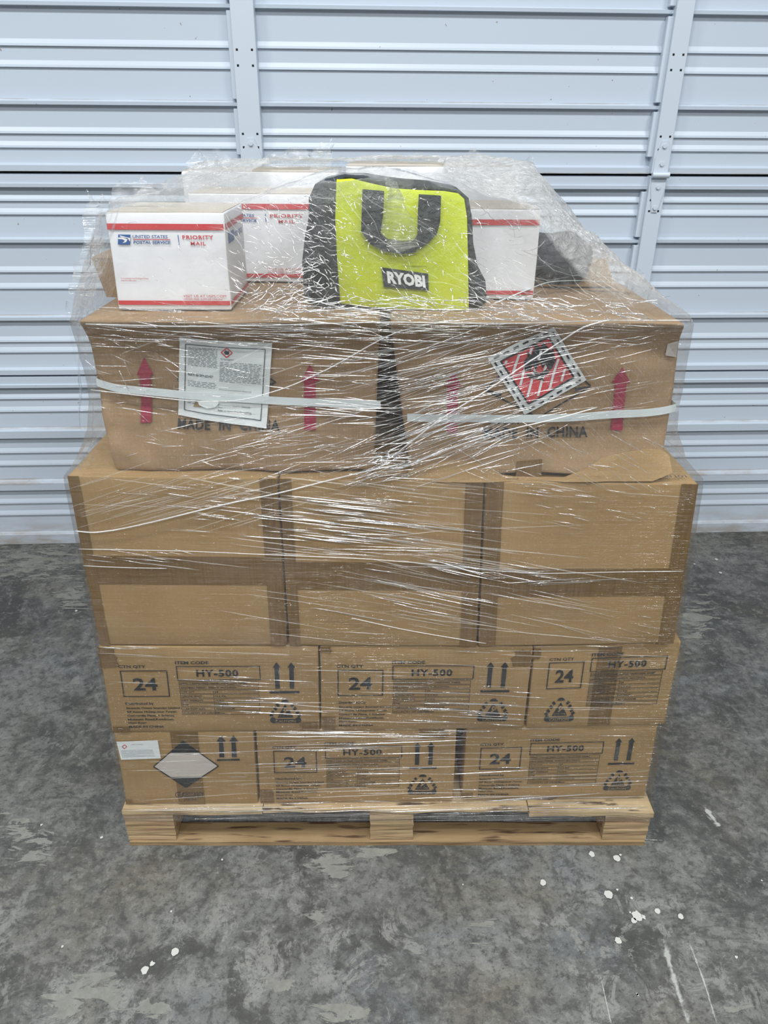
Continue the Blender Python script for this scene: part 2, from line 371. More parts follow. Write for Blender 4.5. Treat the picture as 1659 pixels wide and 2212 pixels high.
def stile(x0, x1, flx):
    """upright of the door: flat face with returned sides and a thin side flange"""
    b = MB(); pr = .040
    def col(xa, xb, p0, p1, za, zb):
        i = len(b.v)
        for z in (za, zb):
            b.v += [Vector((xa, wy(xa)-p0, z)), Vector((xb, wy(xb)-p0, z)), Vector((xb, wy(xb)-p1, z)), Vector((xa, wy(xa)-p1, z))]
        for q in ((0,1,5,4),(1,2,6,5),(2,3,7,6),(3,0,4,7),(0,3,2,1),(4,5,6,7)): b.f.append(tuple(i+k for k in q))
    for (z0, z1, lips, ribs) in secs:
        col(x0, x1, pr, 0, z0+.002, z1-.002)
        cuts = [z0+.05]+[q for a, h in lips for q in (a-.006, a+h+.006)]+[z1-.05]
        for k in range(0, len(cuts), 2): col(x0-flx, x0+.002, .0245, 0, cuts[k], cuts[k+1])
    o = b.build('door_stile', STILEM, door)
    bm = bmesh.new(); bm.from_mesh(o.data); bmesh.ops.recalc_face_normals(bm, faces=bm.faces)
    bmesh.ops.bevel(bm, geom=bm.edges[:], offset=.0015, segments=1, affect='EDGES'); bm.to_mesh(o.data); bm.free()
    return o
ST = [(.114, .182, .014), (1.416, 1.470, .016)]
holes = MB()
for (x0, x1, fx) in ST + [(-1.19, -1.13, .014), (2.73, 2.79, .014)]:
    stile(x0, x1, fx)
    for zc in (1.66, 1.62, 1.44, 1.403, .78, .745, 1.255, 1.222, .60, .57):
        for xx in (x0+.012, x1-.012):
            holes.box((xx-.003, wy(xx)-.0408, zc-.0028), (xx+.003, wy(xx)-.039, zc+.0028))
holes.build('slot_hole', BLACKHOLE, door)
for (x0, x1, fx) in ST:
    for zg in (1.330, .678):
        b = MB(); xc = (x0+x1)/2+.001; y = wy(xc)-.0405
        hw = (x1-x0)/2-.004
        b.slab([(xc-.010, y-.003, zg+.098), (xc+.010, y-.003, zg+.098), (xc+hw, y-.003, zg+.05), (xc+hw, y-.003, zg+.004), (xc-hw, y-.003, zg+.004), (xc-hw, y-.003, zg+.05)][::-1], .003)
        b.slab([(xc-hw, y-.003, zg-.006), (xc+hw, y-.003, zg-.006), (xc+hw, y-.003, zg-.035), (xc+.009, y-.003, zg-.112), (xc-.009, y-.003, zg-.112), (xc-hw, y-.003, zg-.035)][::-1], .003)
        b.tube([(xc-hw-.004, y-.010, zg), (xc+hw+.004, y-.010, zg)], .009, 14, False)
        hg = fixn(b.build('door_hinge', STILEM, door, False))
        for zz in (zg+.083, zg+.032, zg-.036, zg-.098):
            q = MB(); q.tube([(xc, y-.001, zz), (xc, y-.008, zz)], .0065, 8, False); fixn(q.build('bolt', STILEM, hg))
b = MB(); b.box((XA, 1.27, 0.0), (XB, 1.28, .001))
# black rubber seal under the lowest section
b = MB(); i = 0
for x0 in range(-4, 5): b.v += [Vector((x0+k, wy(x0+k)-p, z)) for (k, p, z) in ((0,.012,0),(1,.012,0),(1,-.01,0),(0,-.01,0),(0,.012,.005),(1,.012,.005),(1,-.01,.005),(0,-.01,.005))]; i = len(b.v)-8; b.f += [tuple(i+k for k in q) for q in ((0,1,5,4),(4,5,6,7))]
b.build('bottom_seal', flat('black_rubber', (.02, .02, .02), .8), door)
wl = MB(); wl.box((-5, 1.72, 0), (6.5, 1.80, 5.2)); w = wl.build('wall_back', flat('grey_wall', (.35, .37, .4), .8)); w['kind'] = 'structure'

# ---------------------------------------------------------------- cartons
class Face:
    """front face of a carton: bilinear quad in x,z on the plane y = y0 + k*x, plus bulge"""
    def __init__(s, bl, br, tl, tr, y0=0, k=0, bulge=None):
        s.c = [Vector(q) for q in (bl, br, tl, tr)]; s.y0 = y0; s.k = k; s.bulge = bulge
    def xz(s, u, v):   # u 0..1 left-right, v 0..1 bottom-top
        return s.c[0].lerp(s.c[1], u).lerp(s.c[2].lerp(s.c[3], u), v)
    def y(s, x, z):
        return s.y0 + s.k*x + (s.bulge(x, z) if s.bulge else 0)
    def frac(s, eps=.0014):      # printing coordinates: u right, v down
        def P(u, v): q = s.xz(u, 1-v); return Vector((q.x, s.y(q.x, q.y)-eps, q.y))
        return P
    def px(s, eps=.0014):        # printing coordinates measured on the photograph
        def P(u, v):
            q = onY(u, v, s.y0+s.k*.5)
            for _ in range(3): q = onY(u, v, s.y0+s.k*q.x)
            return Vector((q.x, s.y(q.x, q.z)-eps, q.z))
        return P
def grid_coords(n, r, L):
    e = min(.45, r/L); return [0, e*.3, e] + [e+(1-2*e)*i/n for i in range(1, n)] + [1-e, 1-e*.3, 1]
def carton_body(name, face, depth, mat, parent, r=.004, n=(10, 8, 6), side=None, seed=0, dent=.0012, taper=1.0):
    w = (face.c[1]-face.c[0]).length; h = (face.c[2]-face.c[0]).length
    gx, gz, gy = grid_coords(n[0], r, w), grid_coords(n[1], r, h), grid_coords(n[2], r, depth)
    idx = {}; V = []; F = []
    def vert(i, j, k):
        if (i, j, k) in idx: return idx[(i, j, k)]
        u, t, v = gx[i], gy[j], gz[k]
        # round the edges
        p = Vector((u*w, t*depth, v*h)); q = Vector((min(max(p.x, r), w-r), min(max(p.y, r), depth-r), min(max(p.z, r), h-r)))
        d = p-q
        if d.length > 1e-9: p = q + d.normalized()*r
        uu, vv, yy = p.x/w, p.z/h, p.y
        s = face.xz(uu, vv); x, z = s.x, s.y
        fr = max(0, 1-t*1.6); y = face.y0+face.k*x + yy
        if face.bulge: y += face.bulge(x, z)*fr
        if side: x += side(uu, vv, t)
        nz = noise.noise_vector(Vector((x*9+seed, y*9, z*9)))*dent
        V.append((x+nz.x, y+nz.y*(0 if face.bulge is None and t == 0 else 1), z+nz.z*.4)); idx[(i, j, k)] = len(V)-1; return len(V)-1
    X, Y, Z = len(gx)-1, len(gy)-1, len(gz)-1
    for i in range(X):
        for k in range(Z):
            F.append((vert(i,0,k), vert(i+1,0,k), vert(i+1,0,k+1), vert(i,0,k+1))); F.append((vert(i,Y,k), vert(i,Y,k+1), vert(i+1,Y,k+1), vert(i+1,Y,k)))
    for j in range(Y):
        for k in range(Z):
            F.append((vert(0,j,k), vert(0,j,k+1), vert(0,j+1,k+1), vert(0,j+1,k))); F.append((vert(X,j,k), vert(X,j+1,k), vert(X,j+1,k+1), vert(X,j,k+1)))
    for i in range(X):
        for j in range(Y):
            F.append((vert(i,j,0), vert(i,j+1,0), vert(i+1,j+1,0), vert(i+1,j,0))); F.append((vert(i,j,Z), vert(i+1,j,Z), vert(i+1,j+1,Z), vert(i,j+1,Z)))
    return new_mesh(name, V, F, mat, parent, True)
def tape_strip(face, u0, v0, u1, v1, parent, n=6, eps=.0009, wrap=True, ragged=0, seed=0):
    P = face.frac(eps); V = []; F = []; rr = random.Random(seed)
    for i in range(n+1):
        for j in range(n+1):
            u, v = u0+(u1-u0)*i/n, v0+(v1-v0)*j/n
            if ragged and (i in (0, n) or j in (0, n)): u += rr.uniform(-ragged, ragged); v += rr.uniform(-ragged, ragged)
            V.append(P(u, v))
    for i in range(n):
        for j in range(n): a = i*(n+1)+j; F.append((a, a+1, a+n+2, a+n+1)[::-1])
    return new_mesh('packing_tape', V, F, TAPE, parent)
def arrows(ink, u0, u1, vt, vb, bar=None):
    """two upright arrows over a bar"""
    w = (u1-u0); aw = w*.36; sw = aw*.28
    for c in (u0+aw/2+.0, u1-aw/2):
        hh = (vb-vt)*.20
        ink.poly([(c-aw/2, vt+hh), (c, vt), (c+aw/2, vt+hh)][::-1])
        ink.poly([(c-sw, vt+hh*.98), (c-sw, vb), (c+sw, vb), (c+sw, vt+hh*.98)])
    if bar: ink.poly([(bar[0], bar[2]), (bar[0], bar[3]), (bar[1], bar[3]), (bar[1], bar[2])])
def caution(face, u0, u1, v0, v1, parent):
    ink = Ink(face.frac()); W, H = u1-u0, v1-v0; q = lambda a, b: (u0+a*W, v0+b*H)
    ink.poly([q(.5+.13*math.cos(t), .135-.125*math.sin(t)) for t in [math.pi*k/8 for k in range(9)]])
    ink.poly([q(.5, .20), q(.27, .70), q(.25, .76), q(.75, .76), q(.73, .70)])
    for s in (-1, 1):
        for k, (cx, cy) in enumerate(((.20, .22), (.275, .37), (.355, .53), (.41, .66))):
            a, b = .5+s*(cx-.02), .5+s*(cx+.085)
            ink.poly([q(a-s*.02, cy+.03), q(b-s*.05, cy-.075), q(b+s*.02, cy-.005), q(a+s*.04, cy+.10)])
    pts = [q(.02, .80), q(.07, .74), q(.14, .76), q(.20, .82), q(.80, .82), q(.86, .76), q(.93, .74), q(.98, .80), q(1, .88), q(.97, .96), q(.90, 1), q(.10, 1), q(.03, .96), q(0, .88)]
    ink.poly(pts); o = fixdown(ink.build('caution_mark', INK, parent))
    k2 = Ink(face.frac(.0020)); k2.text('CAUTION', q(.18, .86), q(.82, .86), q(.18, .965), .01)
    k2.text('10 to 16kg', q(.31, .63), q(.69, .63), q(.31, .70), 0)
    # little lifting figure
    for a, b in (((.5, .33), (.46, .45)), ((.46, .45), (.52, .50)), ((.52, .50), (.44, .58)), ((.5, .36), (.58, .40)), ((.58, .38), (.58, .46)), ((.58, .46), (.53, .46))):
        k2.line(q(*a), q(*b), .0035*W/.16, .008*H/.28)
    fixdown(k2.build('caution_lettering', KRAFT, o)); return o
def fixdown(o):
    """make every flat print face look outwards (-y)"""
    me = o.data; bm = bmesh.new(); bm.from_mesh(me)
    for f in bm.faces:
        f.normal_update()
        if f.normal.y > 0: f.normal_flip()
    bm.to_mesh(me); bm.free(); return o
ROWS = [('DESC', 'RINSE-FREE HAND SANITIZER 500ML'), ('ANTIBACTERIAL 70%V/V ALCOHOL', None), ('CTN QTY', '24'), ('GROSS WGT', '12.5 KG'), ('NET WEIGHT', '12 KG'),
        ('PO#', 'H200034'), ('CARTON SIZE', '43x29x22CM'), ('COUNTRY OF ORIGIN', 'China')]
def item_table(face, u0, u1, vt, parent, wm, hm, lab_v=None, pitch=.0505):
    """item code box and the table of rows beneath it"""
    ink = Ink(face.frac()); lw, lh = .0016/wm, .0016/hm
    def tx(s, u, v, h, st=1.25, bold=.0):
        a = textmesh(s, bold)[2]; w = a*h*hm*st/wm; ink.text(s, (u, v), (u+w, v), (u, v+h), bold)
    tx('ITEM CODE', u0-.002, vt-.055, .036, 1.25, .03)
    ink.rect(u0, vt, u1, vt+.165, lw*1.3, lh*1.3)
    ww = (u1-u0); ink.text('HY-500', (u0+ww*.235, vt+.042), (u0+ww*.735, vt+.042), (u0+ww*.235, vt+.125), .03, 'LEFT', 0, 1.12)
    us = u0 + ww*.015; ue = u1-ww*.03; uv = us + ww*.40; y = vt+.178
    for i, (a, b) in enumerate(ROWS):
        ink.rect(us, y, ue, y+pitch*.82, lw*.6, lh*.6)
        tx(a, us+.006, y+pitch*.24, pitch*.38, 1.3, .025)
        ud = us+ww*.13 if i == 0 else uv
        if b:
            ink.poly([(ud, y), (ud, y+pitch*.82), (ud+lw*.6, y+pitch*.82), (ud+lw*.6, y)]); tx(b, ud+.008, y+pitch*.24, pitch*.38, 1.25, .025)
        y += pitch
    return fixdown(ink.build('item_table', INK, parent))
ADDR = ['Strategic Orient Sourcing Limited', '9/F Room 10,Seapower Tower,', 'Concordia Plaza, 1 Science', 'Museum Road,Kowloon,', 'Hong Kong']
def long_prints(face, parent, wm, hm, du=0, dv=0):
    ink = Ink(face.frac()); lw, lh = .0022/wm, .0022/hm
    def tx(s, u, v, h, st=1.25, bold=0.):
        a = textmesh(s, bold)[2]; w = a*h*hm*st/wm; ink.text(s, (u+du, v+dv), (u+du+w, v+dv), (u+du, v+dv+h), bold)
    tx('CTN QTY', .078, .20, .038, 1.3, .03)
    ink.rect(.082+du, .26+dv, .300+du, .565+dv, lw, lh)
    ink.text('24', (.135+du, .345+dv), (.247+du, .345+dv), (.135+du, .492+dv), .025)
    fixdown(ink.build('quantity_box', INK, parent))
    ink = Ink(face.frac()); ink2 = ink
    def tx(s, u, v, h, st=1.25, bold=0.):
        a = textmesh(s, bold)[2]; w = a*h*hm*st/wm; ink.text(s, (u+du, v+dv), (u+du+w, v+dv), (u+du, v+dv+h), bold)
    tx('Distributed by', .086, .632, .036, 1.2, .025)
    for i, s in enumerate(ADDR): tx(s, .087, .688+.045*i, .030 if i != 3 else .032, 1.2, .03)
    tx('MADE IN CHINA', .087, .915, .026, 1.3, .03)
    fixdown(ink.build('address_print', INK, parent))
    item_table(face, .342+du, .730+du, .21+dv, parent, wm, hm)
    ink = Ink(face.frac()); arrows(ink, .787+du, .893+du, .17+dv, .475+dv, (.768+du, .908+du, .505+dv, .532+dv)); fixdown(ink.build('orientation_arrow', INK, parent))
    caution(face, .762+du, .913+du, .605+dv, .895+dv, parent)
def end_prints(face, parent, wm, hm):
    ink = Ink(face.frac()); lw, lh = .0022/wm, .0022/hm
    a = textmesh('CTN QTY', .012)[2]; h = .038; w = a*h*hm*1.2/wm; ink.text('CTN QTY', (.11, .135), (.11+w, .135), (.11, .135+h), .012)
    ink.rect(.110, .185, .355, .505, lw, lh); ink.text('24', (.165, .275), (.29, .275), (.165, .43), .025); fixdown(ink.build('quantity_box', INK, parent))
    item_table(face, .400, .925, .150, parent, wm, hm, pitch=.0515)
    caution(face, .12, .335, .61, .915, parent)
def make_carton(label, face, depth, kind=None, group=None, late=False, tapes=(), mat=None, name='cardboard_carton', seed=0, **k):
    r = root(name, label, 'carton', group)
    carton_body('box_body', face, depth, mat or KRAFT, r, seed=seed, **k)
    wm = (face.c[1]-face.c[0]).length; hm = (face.c[2]-face.c[0]).length
    for i, t in enumerate(tapes): tape_strip(face, *t[:4], r, eps=.0007+.0003*i, ragged=(t[4] if len(t) > 4 else 0), seed=seed*7+i)
    if kind == 'long': long_prints(face, r, wm, hm)
    if kind == 'end': end_prints(face, r, wm, hm)
    c = face.c; x = (c[0].x+c[1].x)/2
    if not late: settle(r, (x, face.y0+face.k*x+depth/2, min(c[0].y, c[1].y)))
    return r
HP = .107
G1, G2, G3, G4 = 'sanitizer cartons in the lowest layer', 'sanitizer cartons in the second layer', 'tall taped cartons in the third layer', 'crumpled cartons in the top carton layer'
Y1, K1 = .0, .012
# lowest layer
fA = Face((-.016, HP+.004), (.277, HP+.001), (-.010, .322), (.283, .322), Y1, K1)
A = make_carton('kraft carton in the lowest layer with black and white diamond mark, left end', fA, .43, group=G1, late=True, tapes=((.40, .0, .60, 1.), (.0, .93, .05, 1.0)), seed=1)
fB = Face((.281, HP+.002), (.714, HP+.004), (.287, .323), (.712, .325), Y1, K1)
B = make_carton('kraft carton printed HY-500 in the lowest layer, directly right of the diamond-marked carton', fB, .29, 'long', G1, tapes=((.005, .80, .075, .995), (.80, .0, .955, .11, .015)), seed=2)
fC = Face((.733, HP+.006), (1.147, .150), (.732, .325), (1.140, .337), Y1, K1)
fC = Face((.733, HP+.008), (1.147, .118), (.732, .325), (1.140, .334), Y1, K1)
C_ = make_carton('kraft carton printed HY-500 in the lowest layer, right end above the pallet corner', fC, .29, 'long', G1, tapes=((.0, .90, .06, .99),), seed=3)
# the diamond mark, arrows and label of the left end carton
P = fA.px()
ink = Ink(P); T, R_, B_, L_ = (396, 1600), (472, 1654), (402, 1700), (332, 1655)
def li(a, b, t): return (a[0]+(b[0]-a[0])*t, a[1]+(b[1]-a[1])*t)
for a, b in ((T, R_), (R_, B_), (B_, L_), (L_, T)): ink.line(a, b, 1.2)
ink.poly([T, li(T, L_, .46), li(T, R_, .46)]); ink.poly([B_, li(B_, R_, .50), li(B_, L_, .50)])
fixdown(ink.build('diamond_mark', INK, A))
ink = Ink(fA.px(.0011)); ink.poly([li(T, L_, .44), li(T, R_, .44), R_, li(B_, R_, .48), li(B_, L_, .48), L_]); fixdown(ink.build('diamond_centre', DIAW, A))
ink = Ink(P)
for cx in (477, 504):
    ink.poly([(cx-9, 1601), (cx, 1587), (cx+11, 1601)]); ink.poly([(cx-4, 1600), (cx-3, 1635), (cx+8, 1635), (cx+5, 1600)])
ink.poly([(469, 1639), (469, 1643), (518, 1642), (518, 1638)]); fixdown(ink.build('orientation_arrow', INK, A))
ink = Ink(P); ink.text('4G/Y13/S/20', (394, 1710), (440, 1710), (394, 1716.5), .015); ink.text('CN/C200 8011', (396, 1717), (438, 1717), (396, 1722), .01); ink.text('PI:0120', (398, 1723), (424, 1723), (398, 1728), .01)
for k in range(20):
    a0, a1 = 2*math.pi*k/20, 2*math.pi*(k+1)/20; ink.line((387+8*math.cos(a0), 1716+6*math.sin(a0)), (387+8*math.cos(a1), 1716+6*math.sin(a1)), .7)
ink.text('un', (384, 1712), (390, 1712), (384, 1719), .01); fixdown(ink.build('package_code', INK, A))
q = Ink(fA.px(.0018)); q.poly([(252, 1601), (341, 1598), (348, 1637), (262, 1640)]); lab = fixdown(q.build('white_label', PAPER, A))
q = Ink(fA.px(.0022)); q.text('HAND SANITIZER', (284, 1606), (310, 1605.5), (284, 1608), .0)
for k in range(8): q.line((262+k*.3, 1620+k*2.0), (330+k*.8, 1617.5+k*2.0), .28)
fixdown(q.build('label_print', flat('grey_print', (.35, .36, .38), .6), lab))
q = Ink(fA.px(.0022)); d = (269.5, 1611.5)
for a, b in (((0, -4.5), (5, 0)), ((5, 0), (0, 4.5)), ((0, 4.5), (-5, 0)), ((-5, 0), (0, -4.5))): q.line((d[0]+a[0], d[1]+a[1]), (d[0]+b[0], d[1]+b[1]), .7)
fixdown(q.build('hazard_diamond', RED, lab))
settle(A, (.133, .21, HP))
# second layer
Y2, K2 = -.002, .010
make_carton('kraft carton printed HY-500 in the second layer, left end, corner tape at top left', Face((-.013, .3245), (.4225, .3245), (-.004, .546), (.4265, .544), Y2, K2), .29, 'long', G2,
    tapes=((.0, .0, .075, .23, .008), (.01, .93, .09, .998), (.905, .88, .995, .985, .01)), seed=4)
make_carton('kraft carton printed HY-500, middle of the second layer, wrinkled tape at top right corner', Face((.4255, .3245), (.8535, .327), (.4295, .544), (.8525, .541), Y2, K2), .29, 'long', G2,
    tapes=((.005, .82, .07, .99), (.91, .03, .995, .22, .012), (.0, .0, .05, .06, .01)), seed=5)
make_carton('narrow kraft carton printed HY-500 in the second layer, right end, vertical tape over its table', Face((.8575, .327), (1.152, .336), (.8555, .541), (1.146, .553), Y2, K2), .43, 'end', G2,
    tapes=((.44, .03, .60, .99), (.0, .02, .045, .14, .006)), seed=6)
# third layer: tall cartons framed in brown tape
Y3 = .0
for i, (bl, br, tl, tr, lab, bv, sl, sr, sd) in enumerate([
    ((-.001, .5485), (.3655, .5475), (.003, .913), (.3675, .909), 'tall kraft carton framed in brown tape, left of the third layer', (.44, .61), .055, .085, 7),
    ((.3705, .5475), (.7385, .546), (.3705, .909), (.7290, .905), 'tall kraft carton framed in brown tape, middle of the third layer', (.465, .635), .060, .090, 8),
    ((.7430, .546), (1.127, .5545), (.7325, .905), (1.107, .901), 'tall kraft carton framed in brown tape, right of the third layer with an ochre smudge', (.50, .675), .085, .080, 9)]):
    f = Face(bl, br, tl, tr, Y3, 0)
    r3 = make_carton(lab, f, .40, group=G3, tapes=((0, bv[0], 1, bv[1]), (0.002, .0, sl, .998), (1-sr, .0, .998, .998)), seed=sd, n=(10, 10, 6))
    if i == 2:
        t = NT('ochre_smudge'); al = t.ramp(t.noise(t.coord((1, 1, 1)), 14, 3), [(.40, 0.), (.60, .30)])
        dist = t.n('VectorMath', operation='DISTANCE', i_0=t.n('TexCoord').outputs['Object']); dist.inputs[1].default_value = (1.045-.925, -.2, .80-.546)
        fall = t.ramp(dist.outputs['Value'], [(.02, 1.), (.06, 0.)])
        d = t.n('BsdfDiffuse', i_Color=(.50, .30, .09, 1)); tr = t.n('BsdfTransparent'); mx = t.n('MixShader', i_0=t.math('MULTIPLY', fall, .45), i_1=tr.outputs[0], i_2=d.outputs[0])
        t.t.links.new(mx.outputs[0], t.out.inputs[0])
        s_ = Ink(f.frac(.0012)); s_.poly([(.70, .10), (.70, .55), (.915, .55), (.915, .10)]); o = fixdown(s_.build('ochre_smudge', t.m, None)); o.parent = r3; o.location = -Vector(r3.location)
    # writing on the top face that shows in front of the top cartons
    tp = bpy.data.objects.new
    k = Ink(lambda u, v: Vector((u, v, .0)))
    def Ptop(x, y): return Vector((x, y, .9105-.0018*i+.0012))
    k = Ink(Ptop)
    if i == 0:
        k.rect(.022, .05, .078, .085, .001, .001)
        for c in (.037, .058): k.poly([(c-.005, .066), (c-.005, .080), (c+.005, .080), (c+.005, .066)]); k.poly([(c-.009, .068), (c, .055), (c+.009, .068)])
    elif i == 1:
        k.text('LOT NO:33063008862007031', (.715, .006), (.545, .006), (.715, .013), .01)
    else:
        k.text('LOT NO', (1.09, .012), (1.045, .012), (1.09, .022), .01); k.text('2', (1.075, .055), (1.058, .055), (1.075, .08), .02)
        k.line((1.05, .035), (1.09, .037), .0006); k.rect(.755, .004, .79, .014, .0008, .0008)
    o = k.build('top_print', INK, None)
    bm = bmesh.new(); bm.from_mesh(o.data)
    for ff in bm.faces:
        ff.normal_update()
        if ff.normal.z < 0: ff.normal_flip()
    bm.to_mesh(o.data); bm.free(); o.parent = r3; o.location = -Vector(r3.location)
# ---- top carton layer: two crushed cartons
Z4, ZT = .912, 1.180
def bulgeL(x, z):
    s = min(max((z-Z4)/(ZT-Z4), 0), 1); lip = -.022*max(0, (s-.86)/.14)**1.5 + .030*max(0, (.098-x)/.05)**1.6*math.sin(min(1, max(0, s))*math.pi)**.5
    c = noise.noise(Vector((x*9, 3, z*11)))*.009 + noise.noise(Vector((x*25, 7, z*25)))*.0035
    return lip + c + .010*math.sin(s*math.pi)
def bulgeR(x, z):
    s = min(max((z-Z4)/(ZT-Z4), 0), 1); lip = -.018*max(0, (s-.86)/.14)**1.5 - (.010*max(0, .16-s)/.16)
    c = noise.noise(Vector((x*8+9, 3, z*10)))*.011 + noise.noise(Vector((x*22, 7, z*26)))*.004
    return lip + c + .012*math.sin(s*math.pi)
def sideL(u, v, t):   # flared top and bottom, pinched in the middle of its height
    p = math.sin(min(max(v, 0), 1)*math.pi)**.8
    return (-.012*p*(1-u)**2) - .012*max(0, (v-.82)/.18)*(1-u)**3
def sideR(u, v, t):
    p = math.sin(min(max(v, 0), 1)*math.pi)**.8
    return .004*p*u**2 - .004*max(0, (v-.8)/.2)*u**2
fL = Face((.080, Z4), (.538, Z4), (.078, ZT), (.546, ZT), .022, 0, bulgeL)
fR = Face((.600, Z4), (1.048, Z4), (.562, ZT), (1.038, ZT), .022, 0, bulgeR)
CL = root('cardboard_carton', 'crumpled kraft carton with white danger sheet and two red arrows, left of the top layer', 'carton', G4)
carton_body('box_body', fL, .45, KRAFT_WORN, CL, r=.008, n=(60, 40, 8), side=sideL, seed=11, dent=.0015)
CR = root('cardboard_carton', 'crumpled kraft carton with red flame placard and two red arrows, right of the top layer', 'carton', G4)
carton_body('box_body', fR, .45, KRAFT_WORN, CR, r=.008, n=(60, 40, 8), side=sideR, seed=12, dent=.0015)
def red_arrow(face, parent, tip, bot, hw, sw, hh):
    k = Ink(face.px(.003)); (tx, ty), (bx, by) = tip, bot
    def at(t): return (tx+(bx-tx)*t, ty+(by-ty)*t)
    th = hh/(by-ty); h = at(th)
    k.poly([tip, (h[0]-hw, h[1]+3), (h[0]+hw, h[1]+3)])
    N = 8
    for i in range(N):
        a, b = at(th*.95+(1-th*.95)*i/N), at(th*.95+(1-th*.95)*(i+1)/N); k.poly([(a[0]-sw, a[1]), (b[0]-sw, b[1]), (b[0]+sw, b[1]), (a[0]+sw, a[1])])
    return fixdown(k.build('red_arrow', CRIMSON, parent))
red_arrow(fL, CL, (310, 772), (312, 917), 18, 11.5, 38); red_arrow(fL, CL, (669, 788), (669, 930), 21, 12.5, 35)
red_arrow(fR, CR, (981, 808), (977, 938), 20, 12, 30); red_arrow(fR, CR, (1347, 795), (1335, 933), 20, 12, 32)
def bigtext(face, parent, s, tl, tr, bl, name='printed_text', mat=INK, bold=.03, eps=.0045):
    k = Ink(face.px(eps)); k.text(s, tl, tr, bl, bold, 'LEFT', 0, 1.1); return fixdown(k.build(name, mat, parent))
bigtext(fL, CL, 'MADE  IN  CHINA', (382, 907), (604, 909), (382, 929)); bigtext(fL, CL, 'C/NO:', (382, 876), (442, 877), (382, 897))
bigtext(fR, CR, 'MADE  IN  CHINA', (1046, 925), (1271, 923), (1046, 949)); bigtext(fR, CR, 'C/NO:', (1049, 898), (1122, 898), (1049, 918))
for f, r_, L, R2, ty, by, cx in ((fL, CL, (380, 823), (594, 829), 745, 898, 487), (fR, CR, (1050, 846), (1278, 836), 735, 905, 1165)):
    k = Ink(f.px(.0024))
    for a, b in ((L, (cx, ty)), ((cx, ty), R2), (R2, (cx, by)), ((cx, by), L)):
        n = 6
        for i in range(n): k.line(li(a, b, i/n), li(a, b, (i+1)/n), 1.6)
    for a, s in ((L, 1), (R2, -1)): k.poly([a, (a[0]+s*34, a[1]+13), (a[0]+s*34, a[1]+4)])
    fixdown(k.build('printed_diamond', INK, r_))
def sheet(face, corners, parent, name, mat, eps, n=14):
    P = face.px(eps); tl, tr, br, bl = corners; V = []; F = []
    for i in range(n+1):
        for j in range(n+1):
            V.append(P(*li(li(tl, tr, i/n), li(bl, br, i/n), j/n)))
    for i in range(n):
        for j in range(n): a = i*(n+1)+j; F.append((a, a+n+1, a+n+2, a+1)[::-1])
    return fixdown(new_mesh(name, V, F, mat, parent, True))
SC = ((388, 728), (588, 741), (575, 926), (382, 900))
sh = sheet(fL, SC, CL, 'danger_sheet', PAPER, .0055)
def shp(u, v): return li(li(SC[0], SC[1], u), li(SC[3], SC[2], u), v)
k = Ink((lambda P: (lambda u, v: P(*shp(u, v))))(fL.px(.0068)))
fr = [(.07, .08), (.93, .08), (.93, .92), (.07, .92)]
for a, b in zip(fr, fr[1:]+fr[:1]):
    for i in range(8): k.line(li(a, b, i/8), li(a, b, (i+1)/8), .005)
rr = random.Random(3)
def scribble(u0, u1, v0, v1, n):
    for i in range(n):
        v = v0+(v1-v0)*i/n; u = u0
        while u < u1-.01:
            w_ = rr.uniform(.015, .07); k.line((u, v), (min(u+w_, u1), v), .0026); u += w_+.014
scribble(.10, .42, .115, .36, 13); scribble(.10, .38, .45, .48, 3); scribble(.10, .42, .54, .62, 4); scribble(.45, .90, .27, .52, 13); scribble(.10, .24, .80, .84, 2)
k.text('Danger', (.46, .215), (.60, .215), (.46, .245), 0)
for s, v in (('[Precautionary Statement Response]', .60), ('[Precautionary Statement Storage]', .72), ('[Precautionary Statement Disposal]', .785)): k.text(s, (.45, v), (.80, v), (.45, v+.022), 0)
k.text('None.', (.45, .815), (.50, .815), (.45, .832), 0); k.text('Refer to Safety Data Sheet(SDS)', (.45, .85), (.82, .85), (.45, .878), .02)
fixdown(k.build('sheet_print', flat('sheet_ink', (.07, .09, .10), .6), sh))
k = Ink((lambda P: (lambda u, v: P(*shp(u, v))))(fL.px(.0068))); d = (.52, .145)
for a, b in (((0, -.06), (.06, 0)), ((.06, 0), (0, .06)), ((0, .06), (-.06, 0)), ((-.06, 0), (0, -.06))): k.line((d[0]+a[0], d[1]+a[1]), (d[0]+b[0], d[1]+b[1]), .006)
fixdown(k.build('hazard_diamond', RED, sh))
k = Ink((lambda P: (lambda u, v: P(*shp(u, v))))(fL.px(.0068))); k.poly([(.505, .17), (.49, .14), (.51, .115), (.525, .13), (.54, .12), (.55, .15), (.535, .172)]); fixdown(k.build('flame_symbol', INK, sh))
k = Ink((lambda P: (lambda u, v: P(*shp(u, v))))(fL.px(.0066))); k.poly([(.20, .74), (.40, .70), (.46, .735), (.42, .77), (.38, .83), (.26, .85), (.17, .86), (.19, .80)]); tear = fixdown(k.build('torn_hole', KRAFT_WORN, sh))
k = Ink((lambda P: (lambda u, v: P(*shp(u, v))))(fL.px(.0078))); k.poly([(.22, .79), (.30, .75), (.37, .765), (.44, .74), (.46, .77), (.42, .83), (.33, .855), (.24, .83)]); fixdown(k.build('torn_paper_curl', PAPER, sh))
